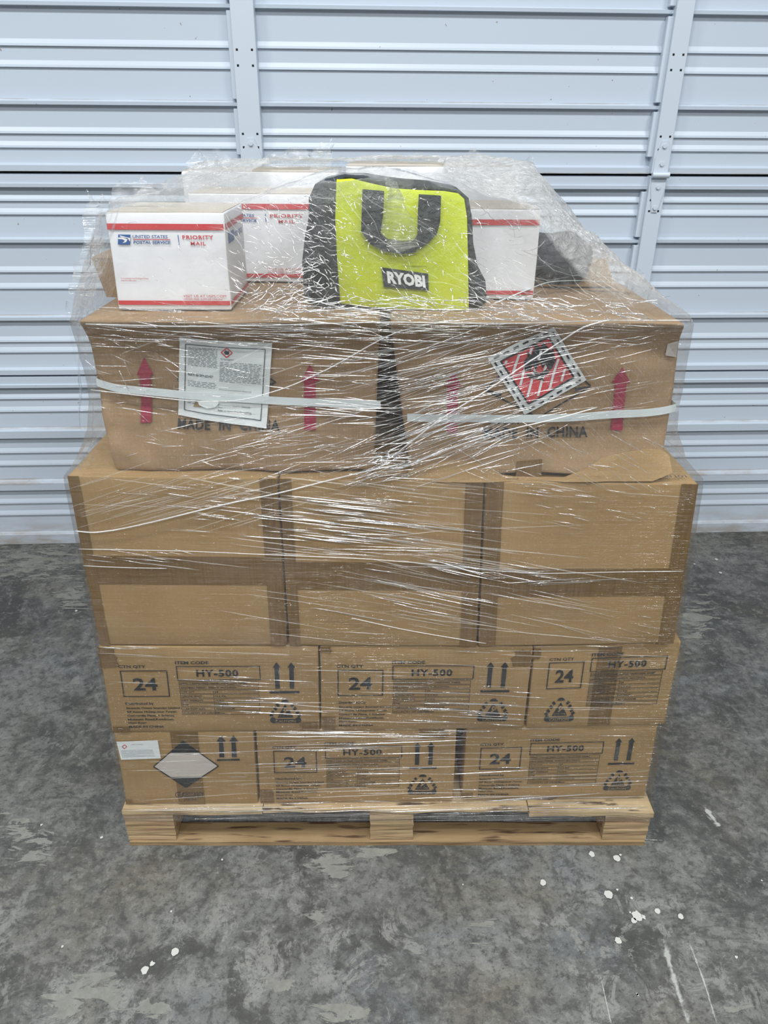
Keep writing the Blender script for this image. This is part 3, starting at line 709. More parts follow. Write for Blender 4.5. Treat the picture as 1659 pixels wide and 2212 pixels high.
# flame placard
PC = ((1190, 699), (1268, 822), (1134, 897), (1054, 775))
plc = sheet(fR, PC, CR, 'flame_placard', PAPER, .0060)
def pcp(u, v): return li(li(PC[0], PC[1], u), li(PC[3], PC[2], u), v)
def PI2(eps): P = fR.px(eps); return lambda u, v: P(*pcp(u, v))
k = Ink(PI2(.0071)); N = 8
for i in range(N):
    for j in range(N): a, b, c, d = .14+.72*i/N, .14+.72*(i+1)/N, .14+.72*j/N, .14+.72*(j+1)/N; k.poly([(a, c), (b, c), (b, d), (a, d)])
fixdown(k.build('red_field', PLACRED, plc))
k = Ink(PI2(.0078))
_ex, _ey = (PC[1][0]-PC[0][0], PC[1][1]-PC[0][1]), (PC[3][0]-PC[0][0], PC[3][1]-PC[0][1]); _dt = _ex[0]*_ey[1]-_ex[1]*_ey[0]
def inv(u, v): a, b = u-PC[0][0], v-PC[0][1]; return ((a*_ey[1]-b*_ey[0])/_dt, (_ex[0]*b-_ex[1]*a)/_dt)
for c in range(-95, 100, 22):                         # upright white stripes leaning a little to the right
    for n_ in range(80):
        t0, t1 = -100+n_*2.5, -97.5+n_*2.5; q_ = []
        for (tt, dd) in ((t0, -2.6), (t0, 2.6), (t1, 2.6), (t1, -2.6)): q_.append(inv(1162+c+dd-tt*.30, 797+tt))
        if all(.15 <= x_ <= .85 and .15 <= y_ <= .85 for x_, y_ in q_): k.poly(q_)
fixdown(k.build('white_stripe', PAPER, plc))
k = Ink(PI2(.0078))
for (a, b) in (((.13, .13), (.87, .13)), ((.87, .13), (.87, .87)), ((.87, .87), (.13, .87)), ((.13, .87), (.13, .13))):
    for i in range(6): k.line(li(a, b, i/6), li(a, b, (i+1)/6), .013)
for (a, b) in (((.05, .05), (.95, .05)), ((.95, .05), (.95, .95)), ((.95, .95), (.05, .95)), ((.05, .95), (.05, .05))):
    for i in range(6): k.line(li(a, b, (i+.12)/6), li(a, b, (i+.70)/6), .014)
fixdown(k.build('placard_border', INK, plc))
# flame drawn upright in photo coordinates
P = fR.px(.0084); k = Ink(P)
k.poly([(1133, 800), (1131, 780), (1139, 768), (1136, 757), (1147, 765), (1153, 750), (1150, 738), (1166, 748), (1170, 737), (1180, 745), (1186, 756), (1194, 748), (1196, 764), (1200, 778), (1193, 796), (1186, 800), (1177, 785), (1172, 796), (1166, 782), (1160, 792), (1158, 800), (1150, 788), (1147, 802)][::-1])
k.poly([(1136, 806), (1168, 812), (1177, 822), (1140, 815)]); k.poly([(1150, 800), (1160, 815), (1172, 816), (1190, 802), (1180, 798), (1166, 806)])
fixdown(k.build('flame_symbol', INK, plc))
# brown tape on right box and clear tape square
k = Ink(fR.px(.004)); k.poly([(1115, 994), (1171, 990), (1166, 1030), (1111, 1031)]); fixdown(k.build('packing_tape', TAPE, CR))
k = Ink(fR.px(.004)); k.poly([(1444, 744), (1466, 737), (1464, 774), (1440, 770)]); fixdown(k.build('clear_tape', m_paper('hazy_tape', (.45, .40, .36)), CR))
# torn bottom flap of the right carton, folded outwards with an arched upper edge
def flap(face, pts_top, ybot, parent, th=.007, name='folded_flap'):
    P0 = face.px(.001); V = []; F = []; n = len(pts_top)
    for i, (u, v) in enumerate(pts_top):
        a = P0(u, v); c = P0(u, ybot(u)); mid = (a+c)/2; mid.y -= th; c2 = c.copy(); c2.y -= th*1.6; a2 = a.copy(); a2.y -= th*.5
        V += [a, a2, mid, c2, c]
    for i in range(n-1):
        for k_ in range(4): q = i*5+k_; F.append((q, q+1, q+6, q+5)[::-1])
    return fixdown(new_mesh(name, V, F, KRAFT, parent, False))
flap(fR, [(882, 1012), (930, 998), (990, 990), (1050, 1000), (1080, 1018), (1105, 1024), (1165, 1026), (1215, 1024), (1262, 1008), (1300, 990), (1350, 978), (1400, 972), (1432, 975), (1446, 984)], lambda u: 1029 if u < 1400 else 1029-(u-1400)*.35, CR)
# side flap standing up at the left rear and one lying open on the right carton
b = MB(); b.slab([(.050, .20, 1.178), (.034, .20, 1.246), (.040, .21, 1.250), (.100, .21, 1.246), (.108, .20, 1.178)][::-1], .16); fixn(b.build('raised_flap', KRAFT_WORN, CL))
b = MB(); b.v = [Vector(p) for p in ((.86, .30, 1.187), (1.0, .30, 1.187), (1.02, .44, 1.215), (.84, .44, 1.225), (.86, .30, 1.183), (1.0, .30, 1.183), (1.02, .44, 1.211), (.84, .44, 1.221))]; b.f = [(0,1,2,3),(7,6,5,4),(0,4,5,1),(1,5,6,2),(2,6,7,3),(3,7,4,0)]; fixn(b.build('raised_flap', KRAFT, CR))
for r_, x in ((CL, .31), (CR, .83)):
    settle(r_, (x, .24, Z4))
# ---- rear cartons that carry the load behind the front rows
def rear(label, x0, x1, y0, d, z0, z1, seed, mat=None): return make_carton(label, Face((x0, z0), (x1, z0), (x0, z1), (x1, z1), y0, 0), d, seed=seed, mat=mat, n=(4, 4, 4))
rear('plain kraft carton at the rear left of the lowest layer', -.013, .279, .446, .43, HP+.001, .321, 21)
rear('plain kraft carton in the rear of the lowest layer, behind the middle sanitizer carton', .283, .715, .315, .29, HP+.001, .321, 22)
rear('plain kraft carton in the rear of the lowest layer, behind the right sanitizer carton', .725, 1.14, .318, .29, HP+.001, .321, 23)
rear('plain kraft carton in the last row of the lowest layer, rear right corner', .725, 1.14, .615, .29, HP+.001, .321, 24)
rear('plain kraft carton at the rear left of the second layer', -.008, .424, .300, .29, .3245, .543, 25)
rear('plain kraft carton in the last row of the second layer, rear left corner', -.008, .424, .595, .29, .3245, .543, 26)
rear('plain kraft carton at the rear of the second layer behind the middle carton', .428, .853, .300, .29, .3245, .543, 27)
rear('plain kraft carton at the rear right of the second layer', .860, 1.146, .446, .43, .3245, .543, 28)
rear('tall plain kraft carton at the rear left of the third layer', .003, .367, .41, .40, .5475, .907, 29)
rear('tall plain kraft carton at the rear of the third layer, middle', .372, .732, .41, .40, .5475, .905, 30)
rear('tall plain kraft carton at the rear right of the third layer', .737, 1.108, .41, .40, .5555, .904, 31)
rear('worn kraft carton behind the danger sheet carton, under the white mailing boxes', .08, .569, .49, .36, .9125, 1.176, 32, KRAFT_WORN)
rear('worn kraft carton behind the flame placard carton, under the white mailing boxes', .57, 1.03, .49, .36, .9125, 1.176, 33, KRAFT_WORN)

# ---------------------------------------------------------------- pallet
pal = root('wooden_pallet', 'wooden pallet with laminated blocks carrying the whole wrapped stack', 'pallet')
PX0, PX1, PYF = -.022, 1.158, -.016
def board(name, x0, x1, y0, y1, z0, z1, mat, rag=.0, seed=0, nx=24):
    rr = random.Random(seed); V = []; F = []
    for i in range(nx+1):
        x = x0+(x1-x0)*i/nx; j = noise.noise(Vector((x*9, seed, 0)))*rag; j2 = noise.noise(Vector((x*13, seed, 5)))*rag*.5
        V += [(x, y0+j, z0+abs(j2)), (x, y1, z0), (x, y1, z1), (x, y0+j*.6, z1-abs(j2)*.8)]
    for i in range(nx):
        a = i*4
        for k_ in range(4): F.append((a+k_, a+(k_+1) % 4, a+4+(k_+1) % 4, a+4+k_))
    F.append((0, 3, 2, 1)); F.append(tuple(nx*4+q for q in (0, 1, 2, 3)))
    return fixn(new_mesh(name, V, F, mat, pal))
board('deck_board', PX0, .288, PYF, .10, .095, HP, PLANK, .004, 1); board('deck_board', .290, .88, PYF+.004, .10, .097, HP-.001, PLANK, .008, 2); board('deck_board', .882, PX1, PYF-.004, .10, .093, HP, PLANK, .008, 3)
for k_ in range(1, 8): board('deck_board', PX0, PX1, .10+.013+(k_-1)*.117, .10+k_*.117, .090, HP-.001, PLANK, .002, 10+k_, 6)
board('bottom_board', PX0+.004, PX1-.004, PYF-.004, .034, .0, .012, MDF, .003, 4)
board('bottom_board', PX0, PX1, .40, .53, .0, .014, MDF, .003, 5, 6); board('bottom_board', PX0, PX1, .79, .91, .0, .014, MDF, .003, 6, 6)
def block(x0, x1, y0, y1, seed):
    n = 8; V = []; F = []; r_ = .002
    for k_ in range(n+1):
        z = .014+(.0765)*k_/n
        for (x, y) in ((x0, y0), (x1, y0), (x1, y1), (x0, y1)):
            V.append((x+noise.noise(Vector((x*5, y*5+seed, z*90)))*.0015, y+noise.noise(Vector((x*5+9, y*5, z*120+seed)))*.0025, z))
    for k_ in range(n):
        for q in range(4): F.append((k_*4+q, k_*4+(q+1) % 4, k_*4+4+(q+1) % 4, k_*4+4+q))
    F.append((3, 2, 1, 0)); F.append(tuple(n*4+q for q in range(4)))
    return new_mesh('block', V, F, PLY, pal)
for x0, x1 in ((PX0+.001, .088), (.528, .625), (1.056, PX1-.001)):
    for y0, y1 in ((PYF+.002, .115), (.40, .52), (.79, .90)): block(x0, x1, y0, y1, x0*7+y0)
# printed splinter patches on the bottom board
settle(pal, (.568, .45, 0))

# ---------------------------------------------------------------- white mailing boxes
GU = 'white mailing boxes on top of the load'
def mailer(label, x0, x1, y0, d, z0, z1, rot=0, prints=1, seed=0, dxt=0, topmat=None):
    r_ = root('mailing_box', label, 'box', GU)
    f = Face((x0, z0), (x1, z0), (x0-dxt, z1), (x1-dxt, z1), y0, 0)
    carton_body('box_body', f, d, WHITEBOARD, r_, r=.0025, n=(8, 8, 6), seed=seed, dent=.0018)
    lid = MB(); th = .0012
    lid.box((x0-dxt+.002, y0+.002, z1+.0002), (x1-dxt-.002, y0+d-.002, z1+.0002+th)); lid.build('box_lid', BOARDBACK, r_)
    if prints:
        k = Ink(f.frac(.0018)); k.poly([(.005, .105), (.005, .165), (.995, .165), (.995, .105)]); fixdown(k.build('red_band', RED, r_)); k = Ink(f.frac(.0018)); k.poly([(.005, .90), (.005, .945), (.995, .945), (.995, .90)]); fixdown(k.build('red_band', RED, r_))
    if prints == 1 or prints == 2:
        k = Ink(f.frac(.0018))
        k.poly([(.090, .215), (.075, .315), (.180, .315), (.195, .215)])
        k.text('UNITED STATES', (.21, .218), (.51, .218), (.21, .25), .012, shear=.15); k.text('POSTAL SERVICE', (.21, .275), (.53, .275), (.21, .307), .02, shear=.15)
        k.line((.60, .215), (.60, .315), .003); fixdown(k.build('postal_logo', BLUE, r_))
        k = Ink(f.frac(.0022))
        k.poly([(.085, .245), (.125, .240), (.165, .262), (.150, .290), (.118, .300), (.140, .275), (.120, .262), (.087, .260)]); k.poly([(.105, .222), (.190, .250), (.182, .285), (.168, .25), (.102, .234)])
        fixdown(k.build('eagle_mark', WHITEINK, r_))
        k = Ink(f.frac(.0018)); k.line((.21, .263), (.53, .263), .0, .0035)
        k.text('PRIORITY', (.635, .218), (.90, .218), (.635, .258), .025, space=1.1); k.text('MAIL', (.70, .283), (.83, .283), (.70, .318), .025, space=1.2)
        fixdown(k.build('priority_print', RED, r_)); k = Ink(f.frac(.0018))
        k.text('VISIT US AT USPS.COM', (.585, .835), (.965, .835), (.585, .862), .0); k.text('ORDER FREE SUPPLIES ONLINE', (.585, .872), (.93, .872), (.585, .892), .0)
        if prints == 1: fixdown(k.build('web_print', RED, r_)); k = Ink(f.frac(.0018)); k.text('To schedule free Package Pickup,\nscan the QR code.', (.055, .655), (.30, .655), (.055, .695), .0)
        fixdown(k.build('red_print', RED, r_))
    xm = (x0+x1)/2; rz = Matrix.Rotation(rot, 4, 'Z'); settle(r_, (xm, y0+d/2, z0)); r_.rotation_euler = (0, 0, rot)
    return r_
mailer('white mailing box with blue postal logo and red bands, front left of the load', .113, .299, .074, .178, 1.183, 1.333, 0, 1, 41, dxt=.0)
_b = bpy.data.objects['mailing_box']; k = Ink(lambda u, v: Vector((.1515*0+.299-.206+.0013+.0, .178*(u-.5), .150*(1-v)))); k.poly([(.01, .105), (.01, .165), (.99, .165), (.99, .105)]); fixdown(k.build('side_band', RED, _b)); k = Ink(k.P); k.poly([(.01, .90), (.01, .945), (.99, .945), (.99, .90)]); fixdown(k.build('side_band', RED, _b))
k = Ink(lambda u, v: Vector((.0943, .178*(u-.5), .150*(1-v)))); k.poly([(.12, .21), (.12, .32), (.40, .32), (.40, .21)]); k.text('POSTAL SERVICE', (.43, .24), (.85, .24), (.43, .30), .02); k.build('side_print', BLUE, _b)
mailer('white mailing box with red bands, half hidden between front box and lime bag', .185, .424, .335, .160, 1.183, 1.343, 0, 2, 42)
mailer('white mailing box with a red band, right of the lime bag', .632, .820, .176, .178, 1.183, 1.332, 0, 3, 43)
mailer('wide white mailing box at the back, behind the lime bag', .475, .835, .50, .26, 1.183, 1.385, 0, 0, 44)
mailer('white mailing box at the back left, under loose bunched film', .13, .455, .53, .24, 1.183, 1.372, 0, 0, 45)

# ---------------------------------------------------------------- lime tool bag
bag = root('tool_bag', 'lime green canvas tool bag with black sides and handles, on top of the load', 'bag')
out = [(658, 632), (654, 560), (660, 505), (668, 465), (668, 425), (680, 398), (705, 383), (740, 376), (785, 376), (830, 384), (880, 390), (940, 395), (985, 404), (1008, 424), (1017, 460), (1020, 520), (1030, 570), (1046, 600), (1050, 645), (1038, 672), (1005, 690), (930, 692), (850, 684), (760, 668), (700, 655), (672, 648)]
cx, cy = 845, 540
def bagring(y, s, yref=.14):
    pts = []
    for (u, v) in out:
        q = onY(cx+(u-cx)*s, cy+(v-cy)*s, yref); pts.append(Vector((q.x, y+.006*noise.noise(Vector((u*.03, v*.03, y*9))), max(q.z, 1.1845))))
    return pts
rings = [bagring(.092, .90), bagring(.098, .955), bagring(.112, .99), bagring(.15, 1.0), bagring(.22, .985), bagring(.28, .96), bagring(.30, .90)]
V = [p for r_ in rings for p in r_]; n = len(out); F = [tuple(range(n)), tuple((len(rings)-1)*n+k_ for k_ in range(n))[::-1]]
for i in range(len(rings)-1):
    for k_ in range(n): F.append((i*n+k_, (i+1)*n+k_, (i+1)*n+(k_+1) % n, i*n+(k_+1) % n))
fixn(new_mesh('bag_body', V, F, BLACKF, bag, True))
def pad(pts, y0, th, name, mat, parent, step=.3, crown=.006):
    """cushioned cloth panel: outline plus an inner raised outline"""
    c = (sum(p[0] for p in pts)/len(pts), sum(p[1] for p in pts)/len(pts)); rs = []
    for s, dy in ((1.0, th), (1.0, .001), (.985, 0.), (.90, -crown*.35), (.72, -crown*.7), (.4, -crown)):
        rs.append([Vector((q.x, y0+dy+.0025*noise.noise(Vector((q.x*30, q.z*30, s))), q.z)) for q in (onY(c[0]+(u-c[0])*s, c[1]+(v-c[1])*s, y0) for u, v in pts)])
    n = len(pts); V = [p for r_ in rs for p in r_]; F = [tuple((len(rs)-1)*n+k_ for k_ in range(n))]
    for i in range(len(rs)-1):
        for k_ in range(n): F.append((i*n+k_, i*n+(k_+1) % n, (i+1)*n+(k_+1) % n, (i+1)*n+k_))
    return fixn(new_mesh(name, V, F, mat, parent, True))
front = pad([(727, 388), (760, 386), (800, 396), (850, 407), (905, 411), (960, 413), (990, 418), (1003, 430), (1009, 470), (1011, 560), (1013, 672), (930, 670), (850, 668), (790, 664), (735, 656), (728, 560), (724, 470)], .088, .02, 'lime_panel', LIME, bag)
def strip(pts, y0, th, name, mat, parent):
    b = MB(); b.slab([onY(u, v, y0) for u, v in pts], th); return fixn(b.build(name, mat, parent))
strip([(783, 409), (830, 413), (828, 460), (822, 505), (838, 517), (870, 522), (905, 520), (898, 545), (868, 549), (830, 543), (800, 528), (780, 500)], .0735, .006, 'carry_handle', BLACKF, bag)
strip([(905, 420), (953, 423), (951, 478), (944, 505), (922, 528), (898, 540), (890, 524), (902, 508), (903, 460)], .0735, .006, 'carry_handle', BLACKF, bag)
lb = strip([(824, 578), (925, 592), (926, 628), (829, 620)], .0785, .004, 'name_patch', BLACKF, bag)
k = Ink(lambda u, v: onY(u, v, .0775)); k.text('RYOBI', (835, 585), (917, 595), (838, 612), .05); fixdown(k.build('patch_lettering', WHITEINK, bag))
b = MB(); b.tube([onY(u, v, .094) for u, v in [(726, 640), (722, 560), (719, 470), (722, 400), (745, 381), (790, 386), (850, 399), (920, 404), (985, 410), (1008, 430), (1016, 480), (1017, 560), (1018, 660)]], .0035, 8, False); b.build('zip_piping', BLACKF, bag, True)
settle(bag, (.575, .19, 1.183))
# dark bundle behind the right mailing box
db = root('dark_bundle', 'dark grey cloth bundle under hazy film, right of the mailing boxes', 'bag')
V = []; F = []; n1, n2 = 20, 12
for i in range(n2+1):
    for j in range(n1):
        a, c = 2*math.pi*j/n1, math.pi*i/n2 - math.pi/2
        d_ = Vector((math.copysign(abs(math.cos(a)*math.cos(c))**.7, math.cos(a)), math.copysign(abs(math.sin(a)*math.cos(c))**.7, math.sin(a)), math.copysign(abs(math.sin(c))**.7, math.sin(c))))
        p = Vector((.900, .37, 1.228)) + Vector((d_.x*.060, d_.y*.10, d_.z*.043)); p += noise.noise_vector(p*22)*.010; p.z = max(p.z, 1.184); V.append(p)
for i in range(n2):
    for j in range(n1): F.append((i*n1+j, i*n1+(j+1) % n1, (i+1)*n1+(j+1) % n1, (i+1)*n1+j))
new_mesh('bundle_body', V, F, BLACKF, db, True); settle(db, (.900, .37, 1.184))

# ---------------------------------------------------------------- white packing straps
def strap(label, pts, w, yoff, name='packing_strap', wrapl=None, face=None):
    P3 = []
    for (u, v) in pts:
        q = onY(u, v, .018); y = face.y(q.x, q.z) if face else .02
        P3.append(Vector((q.x, min(y, .040)+yoff, q.z)))
    # smooth
    Q = []
    for i in range(len(P3)-1):
        for t in range(6): Q.append(P3[i].lerp(P3[i+1], t/6))
    Q.append(P3[-1]); V = []; F = []
    for _ in range(3): Q = [Q[0]]+[(Q[i-1]+Q[i]*2+Q[i+1])/4 for i in range(1, len(Q)-1)]+[Q[-1]]
    if wrapl: Q = wrapl(Q)
    for i, p in enumerate(Q):
        nx = Vector((0, -.0012, 0))
        V += [p+Vector((0, 0, w/2)), p+Vector((0, 0, -w/2)), p+Vector((0, .0008, -w/2)), p+Vector((0, .0008, w/2))]
    for i in range(len(Q)-1):
        for k_ in range(4): F.append((i*4+k_, i*4+(k_+1) % 4, i*4+4+(k_+1) % 4, i*4+4+k_))
    F.append((0, 1, 2, 3)); F.append(tuple((len(Q)-1)*4+q for q in (3, 2, 1, 0)))
    o = fixn(new_mesh(name, V, F, STRAPM, None)); o['label'] = label; o['category'] = 'strap'; return o
strap('white plastic strap around the carton with the danger sheet', [(203, 830), (215, 835), (250, 842), (330, 850), (420, 858), (520, 864), (620, 869), (720, 873), (822, 876)], .0135, -.010, face=fL,
      wrapl=lambda Q: [Q[0]+Vector((.006, .20, 0)), Q[0]+Vector((-.001, .03, 0))]+Q)
strap('white plastic strap around the carton with the flame placard', [(880, 904), (935, 907), (1000, 908), (1080, 907), (1160, 905), (1240, 903), (1320, 899), (1400, 894), (1440, 889), (1462, 883)], .0135, -.010, face=fR,
      wrapl=lambda Q: Q+[Q[-1]+Vector((-.001, .03, 0)), Q[-1]+Vector((-.006, .20, 0))])
# strap lying loose over the top
b = MB(); pts = [Vector((.74, .10, 1.1905)), Vector((.80, .16, 1.200)), Vector((.86, .24, 1.203)), Vector((.93, .27, 1.2)), Vector((1.0, .26, 1.197)), Vector((1.04, .22, 1.19))]
Q = []
for i in range(5):
    for t in range(6): Q.append(pts[i].lerp(pts[i+1], t/6))
for _ in range(4): Q = [Q[0]]+[(Q[i-1]+Q[i]*2+Q[i+1])/4 for i in range(1, len(Q)-1)]+[Q[-1]]
V = []; F = []
for p in Q: V += [p+Vector((0, -.006, .001)), p+Vector((0, .006, 0))]
for i in range(len(Q)-1): F.append((2*i, 2*i+1, 2*i+3, 2*i+2))
o = new_mesh('packing_strap', V, F, STRAPM); o['label'] = 'white plastic strap lying curved over the top of the right crumpled carton'; o['category'] = 'strap'

# ---------------------------------------------------------------- stretch film
wrap = root('stretch_wrap', 'clear stretch film wound tightly around the whole load with shiny creases', 'plastic wrap')
# rings: list of control polygons, each [ (x,y,z) ... ] in the same order: front (6 points), right-rear, rear, left-rear
def R4(z, xl, xr, yf, yb, bow=0):
    f = [0, .14, .34, .55, .75, 1]
    return [Vector((xl+(xr-xl)*t, yf + bow*math.sin(math.pi*t), z)) for t in f] + [Vector((xr, (yf+yb)/2, z)), Vector((xr-.01, yb, z)), Vector((xl+.01, yb, z)), Vector((xl, (yf+yb)/2, z))]
top = [(.108, .060, 1.338), (.304, .060, 1.338), (.445, .066, 1.376), (.60, .066, 1.386), (.708, .078, 1.358), (.828, .166, 1.338)]
RG = [(R4(.084, -.026, 1.162, -.024, .92), .02, .05), (R4(.108, -.025, 1.161, -.022, .92), .01, .05), (R4(.15, -.020, 1.150, -.008, .90), .0, .0), (R4(.315, -.013, 1.145, -.007, .90), .0, .0), (R4(.335, -.015, 1.156, -.0085, .90), .0, .0), (R4(.535, -.008, 1.151, -.008, .89), .0, .0),
      (R4(.556, -.006, 1.134, -.007, .80), .0, .0), (R4(.75, -.003, 1.122, -.007, .80), .0, .0), (R4(.895, -.002, 1.113, -.006, .80), .01, .0), (R4(.914, -.001, 1.110, -.006, .80), .03, .15),
      (R4(.95, .028, 1.073, .000, .80), .04, .4), (R4(1.0, .052, 1.052, .004, .80), .03, .35), (R4(1.05, .064, 1.047, .005, .80), .03, .4), (R4(1.08, .065, 1.048, .006, .80), .03, .45), (R4(1.14, .060, 1.048, .003, .80), .04, .5), (R4(1.180, .060, 1.042, -.006, .80), .08, .6), (R4(1.194, .066, 1.034, -.004, .80), .10, .8)]
hood = []
base = R4(1.194, .066, 1.034, -.004, .80)
up = [Vector(p) for p in top] + [Vector((.845, .42, 1.392)), Vector((.845, .765, 1.392)), Vector((.12, .775, 1.380)), Vector((.135, .34, 1.362))]
for t, sag in ((.18, .75), (.38, .9), (.62, .95), (.84, 1.0), (1.0, 1.0)):
    pts = []
    for i, (a, c) in enumerate(zip(base, up)):
        # the film leaves the lower edge and runs in a slight hollow up to the boxes
        th_ = t**.85 if 1 <= i <= 4 else t**1.0
        p = Vector((lerp(a.x, c.x, th_), lerp(a.y, c.y, th_), lerp(a.z, c.z, t)))
        pts.append(p)
    RG.append((pts, .10 if t < .5 else .12, 1.0))
RG.append(([Vector((lerp(p.x, .5, .12), lerp(p.y, .42, .12), p.z+.008)) for p in up], .34, 1.0))
RG.append(([Vector((lerp(p.x, .5, .5), lerp(p.y, .42, .5), lerp(p.z, 1.400, .7))) for p in up], .38, 1.0))
SEG = [14, 18, 20, 20, 18, 16, 16, 24, 16, 14]
def expand(ctrl):
    n = len(ctrl); out_ = []
    for i in range(n):
        for s in range(SEG[i]): out_.append((ctrl[i].lerp(ctrl[(i+1) % n], s/SEG[i]), i, s/SEG[i]))
    return out_
V = []; milk = []; crk = []; rows = []
SUB = []
for a, c in zip(RG, RG[1:]):
    d_ = max((a[0][2]-c[0][2]).length, (a[0][7]-c[0][7]).length); ns = max(1, int(d_/.018)) if a[0][0].z > .85 else max(1, int(d_/.05))
    for s in range(ns): SUB.append(([p.lerp(q, s/ns) for p, q in zip(a[0], c[0])], lerp(a[1], c[1], s/ns), lerp(a[2], c[2], s/ns)))
SUB.append(RG[-1])
NP = sum(SEG)
for ctrl, mk, ck in SUB:
    for (p, i, s) in expand(ctrl):
        side = i >= 5                                 # right, rear and left carry more layers of film
        m_ = mk
        hd = p.z > 1.20 and ck > .79
        if hd and (i in (5, 6) or (i == 4 and s > .5)): m_ += .42*min(1, (p.z-1.2)/.05)
        if hd and i == 0: m_ *= .35
        if hd and i in (7, 8): m_ += .2
        if p.z > 1.345 and i in (0, 1, 2): m_ += .12
        amp = .0010 + .010*ck*(0 if not hd else 1)*.6 + (.004 if ck > .3 else 0)
        if i < 5 and p.z < .92: amp = .0008
        nz = noise.noise_vector(Vector((p.x*14, p.y*14, p.z*14)))*amp + noise.noise_vector(p*45)*amp*.45
        if i < 5 and not hd: nz = Vector((nz.x*.2, -abs(nz.y), nz.z*.3))
        if i < 5 and hd: nz = Vector((nz.x*.4, -abs(nz.y)*.8, nz.z*.6))
        V.append(p+nz); milk.append(min(.75, m_)); crk.append(min(1, ck))
F = []
for r_ in range(len(SUB)-1):
    for k_ in range(NP): F.append((r_*NP+k_, r_*NP+(k_+1) % NP, (r_+1)*NP+(k_+1) % NP, (r_+1)*NP+k_))
shell = new_mesh('film_shell', V, F, FILM, wrap, True)
for nm, arr in (('milk', milk), ('crinkle', crk)):
    at = shell.data.attributes.new(nm, 'FLOAT', 'POINT'); at.data.foreach_set('value', arr)
def film_y(x, z):
    """front film plane at height z"""
    prev = RG[0]
    for a, c in zip(RG, RG[1:20]):
        z0, z1 = a[0][2].z, c[0][2].z
        if z0 <= z <= z1:
            t = (z-z0)/max(1e-6, z1-z0)
            def yy(ring):
                pts = ring[:6]
                for p, q in zip(pts, pts[1:]):
                    if p.x <= x <= q.x: return lerp(p.y, q.y, (x-p.x)/max(1e-6, q.x-p.x))
                return pts[0].y if x < pts[0].x else pts[-1].y
            return lerp(yy(a[0]), yy(c[0]), t)
    return .05
def xlim(z):
    for a, c in zip(RG, RG[1:20]):
        z0, z1 = a[0][2].z, c[0][2].z
        if z0 <= z <= z1: t = (z-z0)/max(1e-6, z1-z0); return lerp(a[0][0].x, c[0][0].x, t), lerp(a[0][5].x, c[0][5].x, t)
    return (-.02, 1.15)
def on_film(u, v, off=.0035):
    q = onY(u, v, 0)
    for _ in range(4): q = onY(u, v, film_y(q.x, q.z)-off)
    return q
br, ft = MB(), MB()
rr = random.Random(11)
def streaks(n, ux, uy, ang, L, rad=(.0003, .0007), mb=None, sg=2.0, gauss=True, jit=3, wob=.6):
    """folds: centre range ux, uy in photograph pixels, ang (mean) in degrees, L (min, max) in pixels"""
    mb = mb or br
    for _ in range(n):
        if gauss: u = rr.gauss((ux[0]+ux[1])/2, (ux[1]-ux[0])/3.6)
        else: u = rr.uniform(*ux)
        v = rr.uniform(*uy); l = rr.uniform(*L)*rr.choice((.5, .7, 1, 1)); a = math.radians(ang(u, v) if callable(ang) else ang)+math.radians(rr.gauss(0, jit))
        du, dv = math.cos(a)*l/2, math.sin(a)*l/2; k_ = max(3, int(l/25)); pts = []
        w0 = rr.uniform(-1, 1)*wob
        for i in range(k_+1):
            t = i/k_*2-1; uu = u+du*t; vv = v+dv*t+w0*math.sin(t*3)
            q = on_film(uu, vv)
            if not (xlim(q.z)[0]+.004 < q.x < xlim(q.z)[1]-.004): continue
            pts.append(q)
        if len(pts) >= 3: mb.tube(pts, rr.uniform(*rad), 5)
B1, F1 = (.0002, .0007), (.0006, .0014)
# lower wrap
streaks(26, (300, 1300), (1745, 1768), -1.5, (180, 700), (.0003, .0009), gauss=False, jit=.4)
streaks(30, (300, 1300), (1740, 1772), -1.5, (200, 700), F1, ft, gauss=False, jit=.5)
streaks(26, (450, 1350), (1590, 1735), -1.5, (60, 320), (.0004, .0013), jit=1.2); streaks(46, (260, 1400), (1585, 1735), -1.5, (100, 420), F1, ft, gauss=False, jit=1.2)
streaks(10, (480, 1100), (1580, 1592), .5, (120, 420), (.0004, .0010), jit=.4)
streaks(16, (430, 660), (1460, 1550), 2.5, (50, 200), (.0004, .0012), jit=.8); streaks(16, (880, 1150), (1478, 1572), 2.5, (60, 220), (.0004, .0012), jit=.8); streaks(34, (230, 1440), (1410, 1570), 1.5, (80, 380), F1, ft, gauss=False, jit=1.2)
streaks(10, (300, 1400), (1572, 1590), .5, (60, 240), B1, gauss=False, jit=.6); streaks(8, (220, 340), (1396, 1406), 1, (30, 90), B1, jit=.6); streaks(8, (1000, 1440), (1396, 1412), 0, (50, 160), B1, jit=.8)
# third layer
streaks(30, (330, 560), (1045, 1150), 6, (25, 110), B1, jit=2.5); streaks(60, (600, 900), (1075, 1170), 6, (40, 210), (.0005, .0014), jit=1.2)
streaks(60, (560, 1150), (1040, 1200), 7, (80, 300), F1, ft, jit=1.5); streaks(26, (1100, 1440), (1045, 1130), 9, (15, 70), B1, jit=3, gauss=False)
streaks(26, (780, 1180), (1215, 1340), 12, (60, 260), (.0004, .0013), jit=1.5); streaks(46, (700, 1250), (1200, 1360), 10, (120, 380), F1, ft, jit=2)
streaks(12, (180, 420), (1186, 1215), 7, (30, 130), B1, jit=3); streaks(8, (430, 1100), (1180, 1205), 1.5, (80, 320), B1, jit=.7); streaks(9, (1050, 1340), (1232, 1262), -3, (60, 240), B1, jit=1)
streaks(12, (1230, 1430), (1300, 1390), 14, (20, 90), B1, jit=4, gauss=False); streaks(40, (170, 520), (1030, 1130), -16, (120, 320), F1, ft, jit=3)
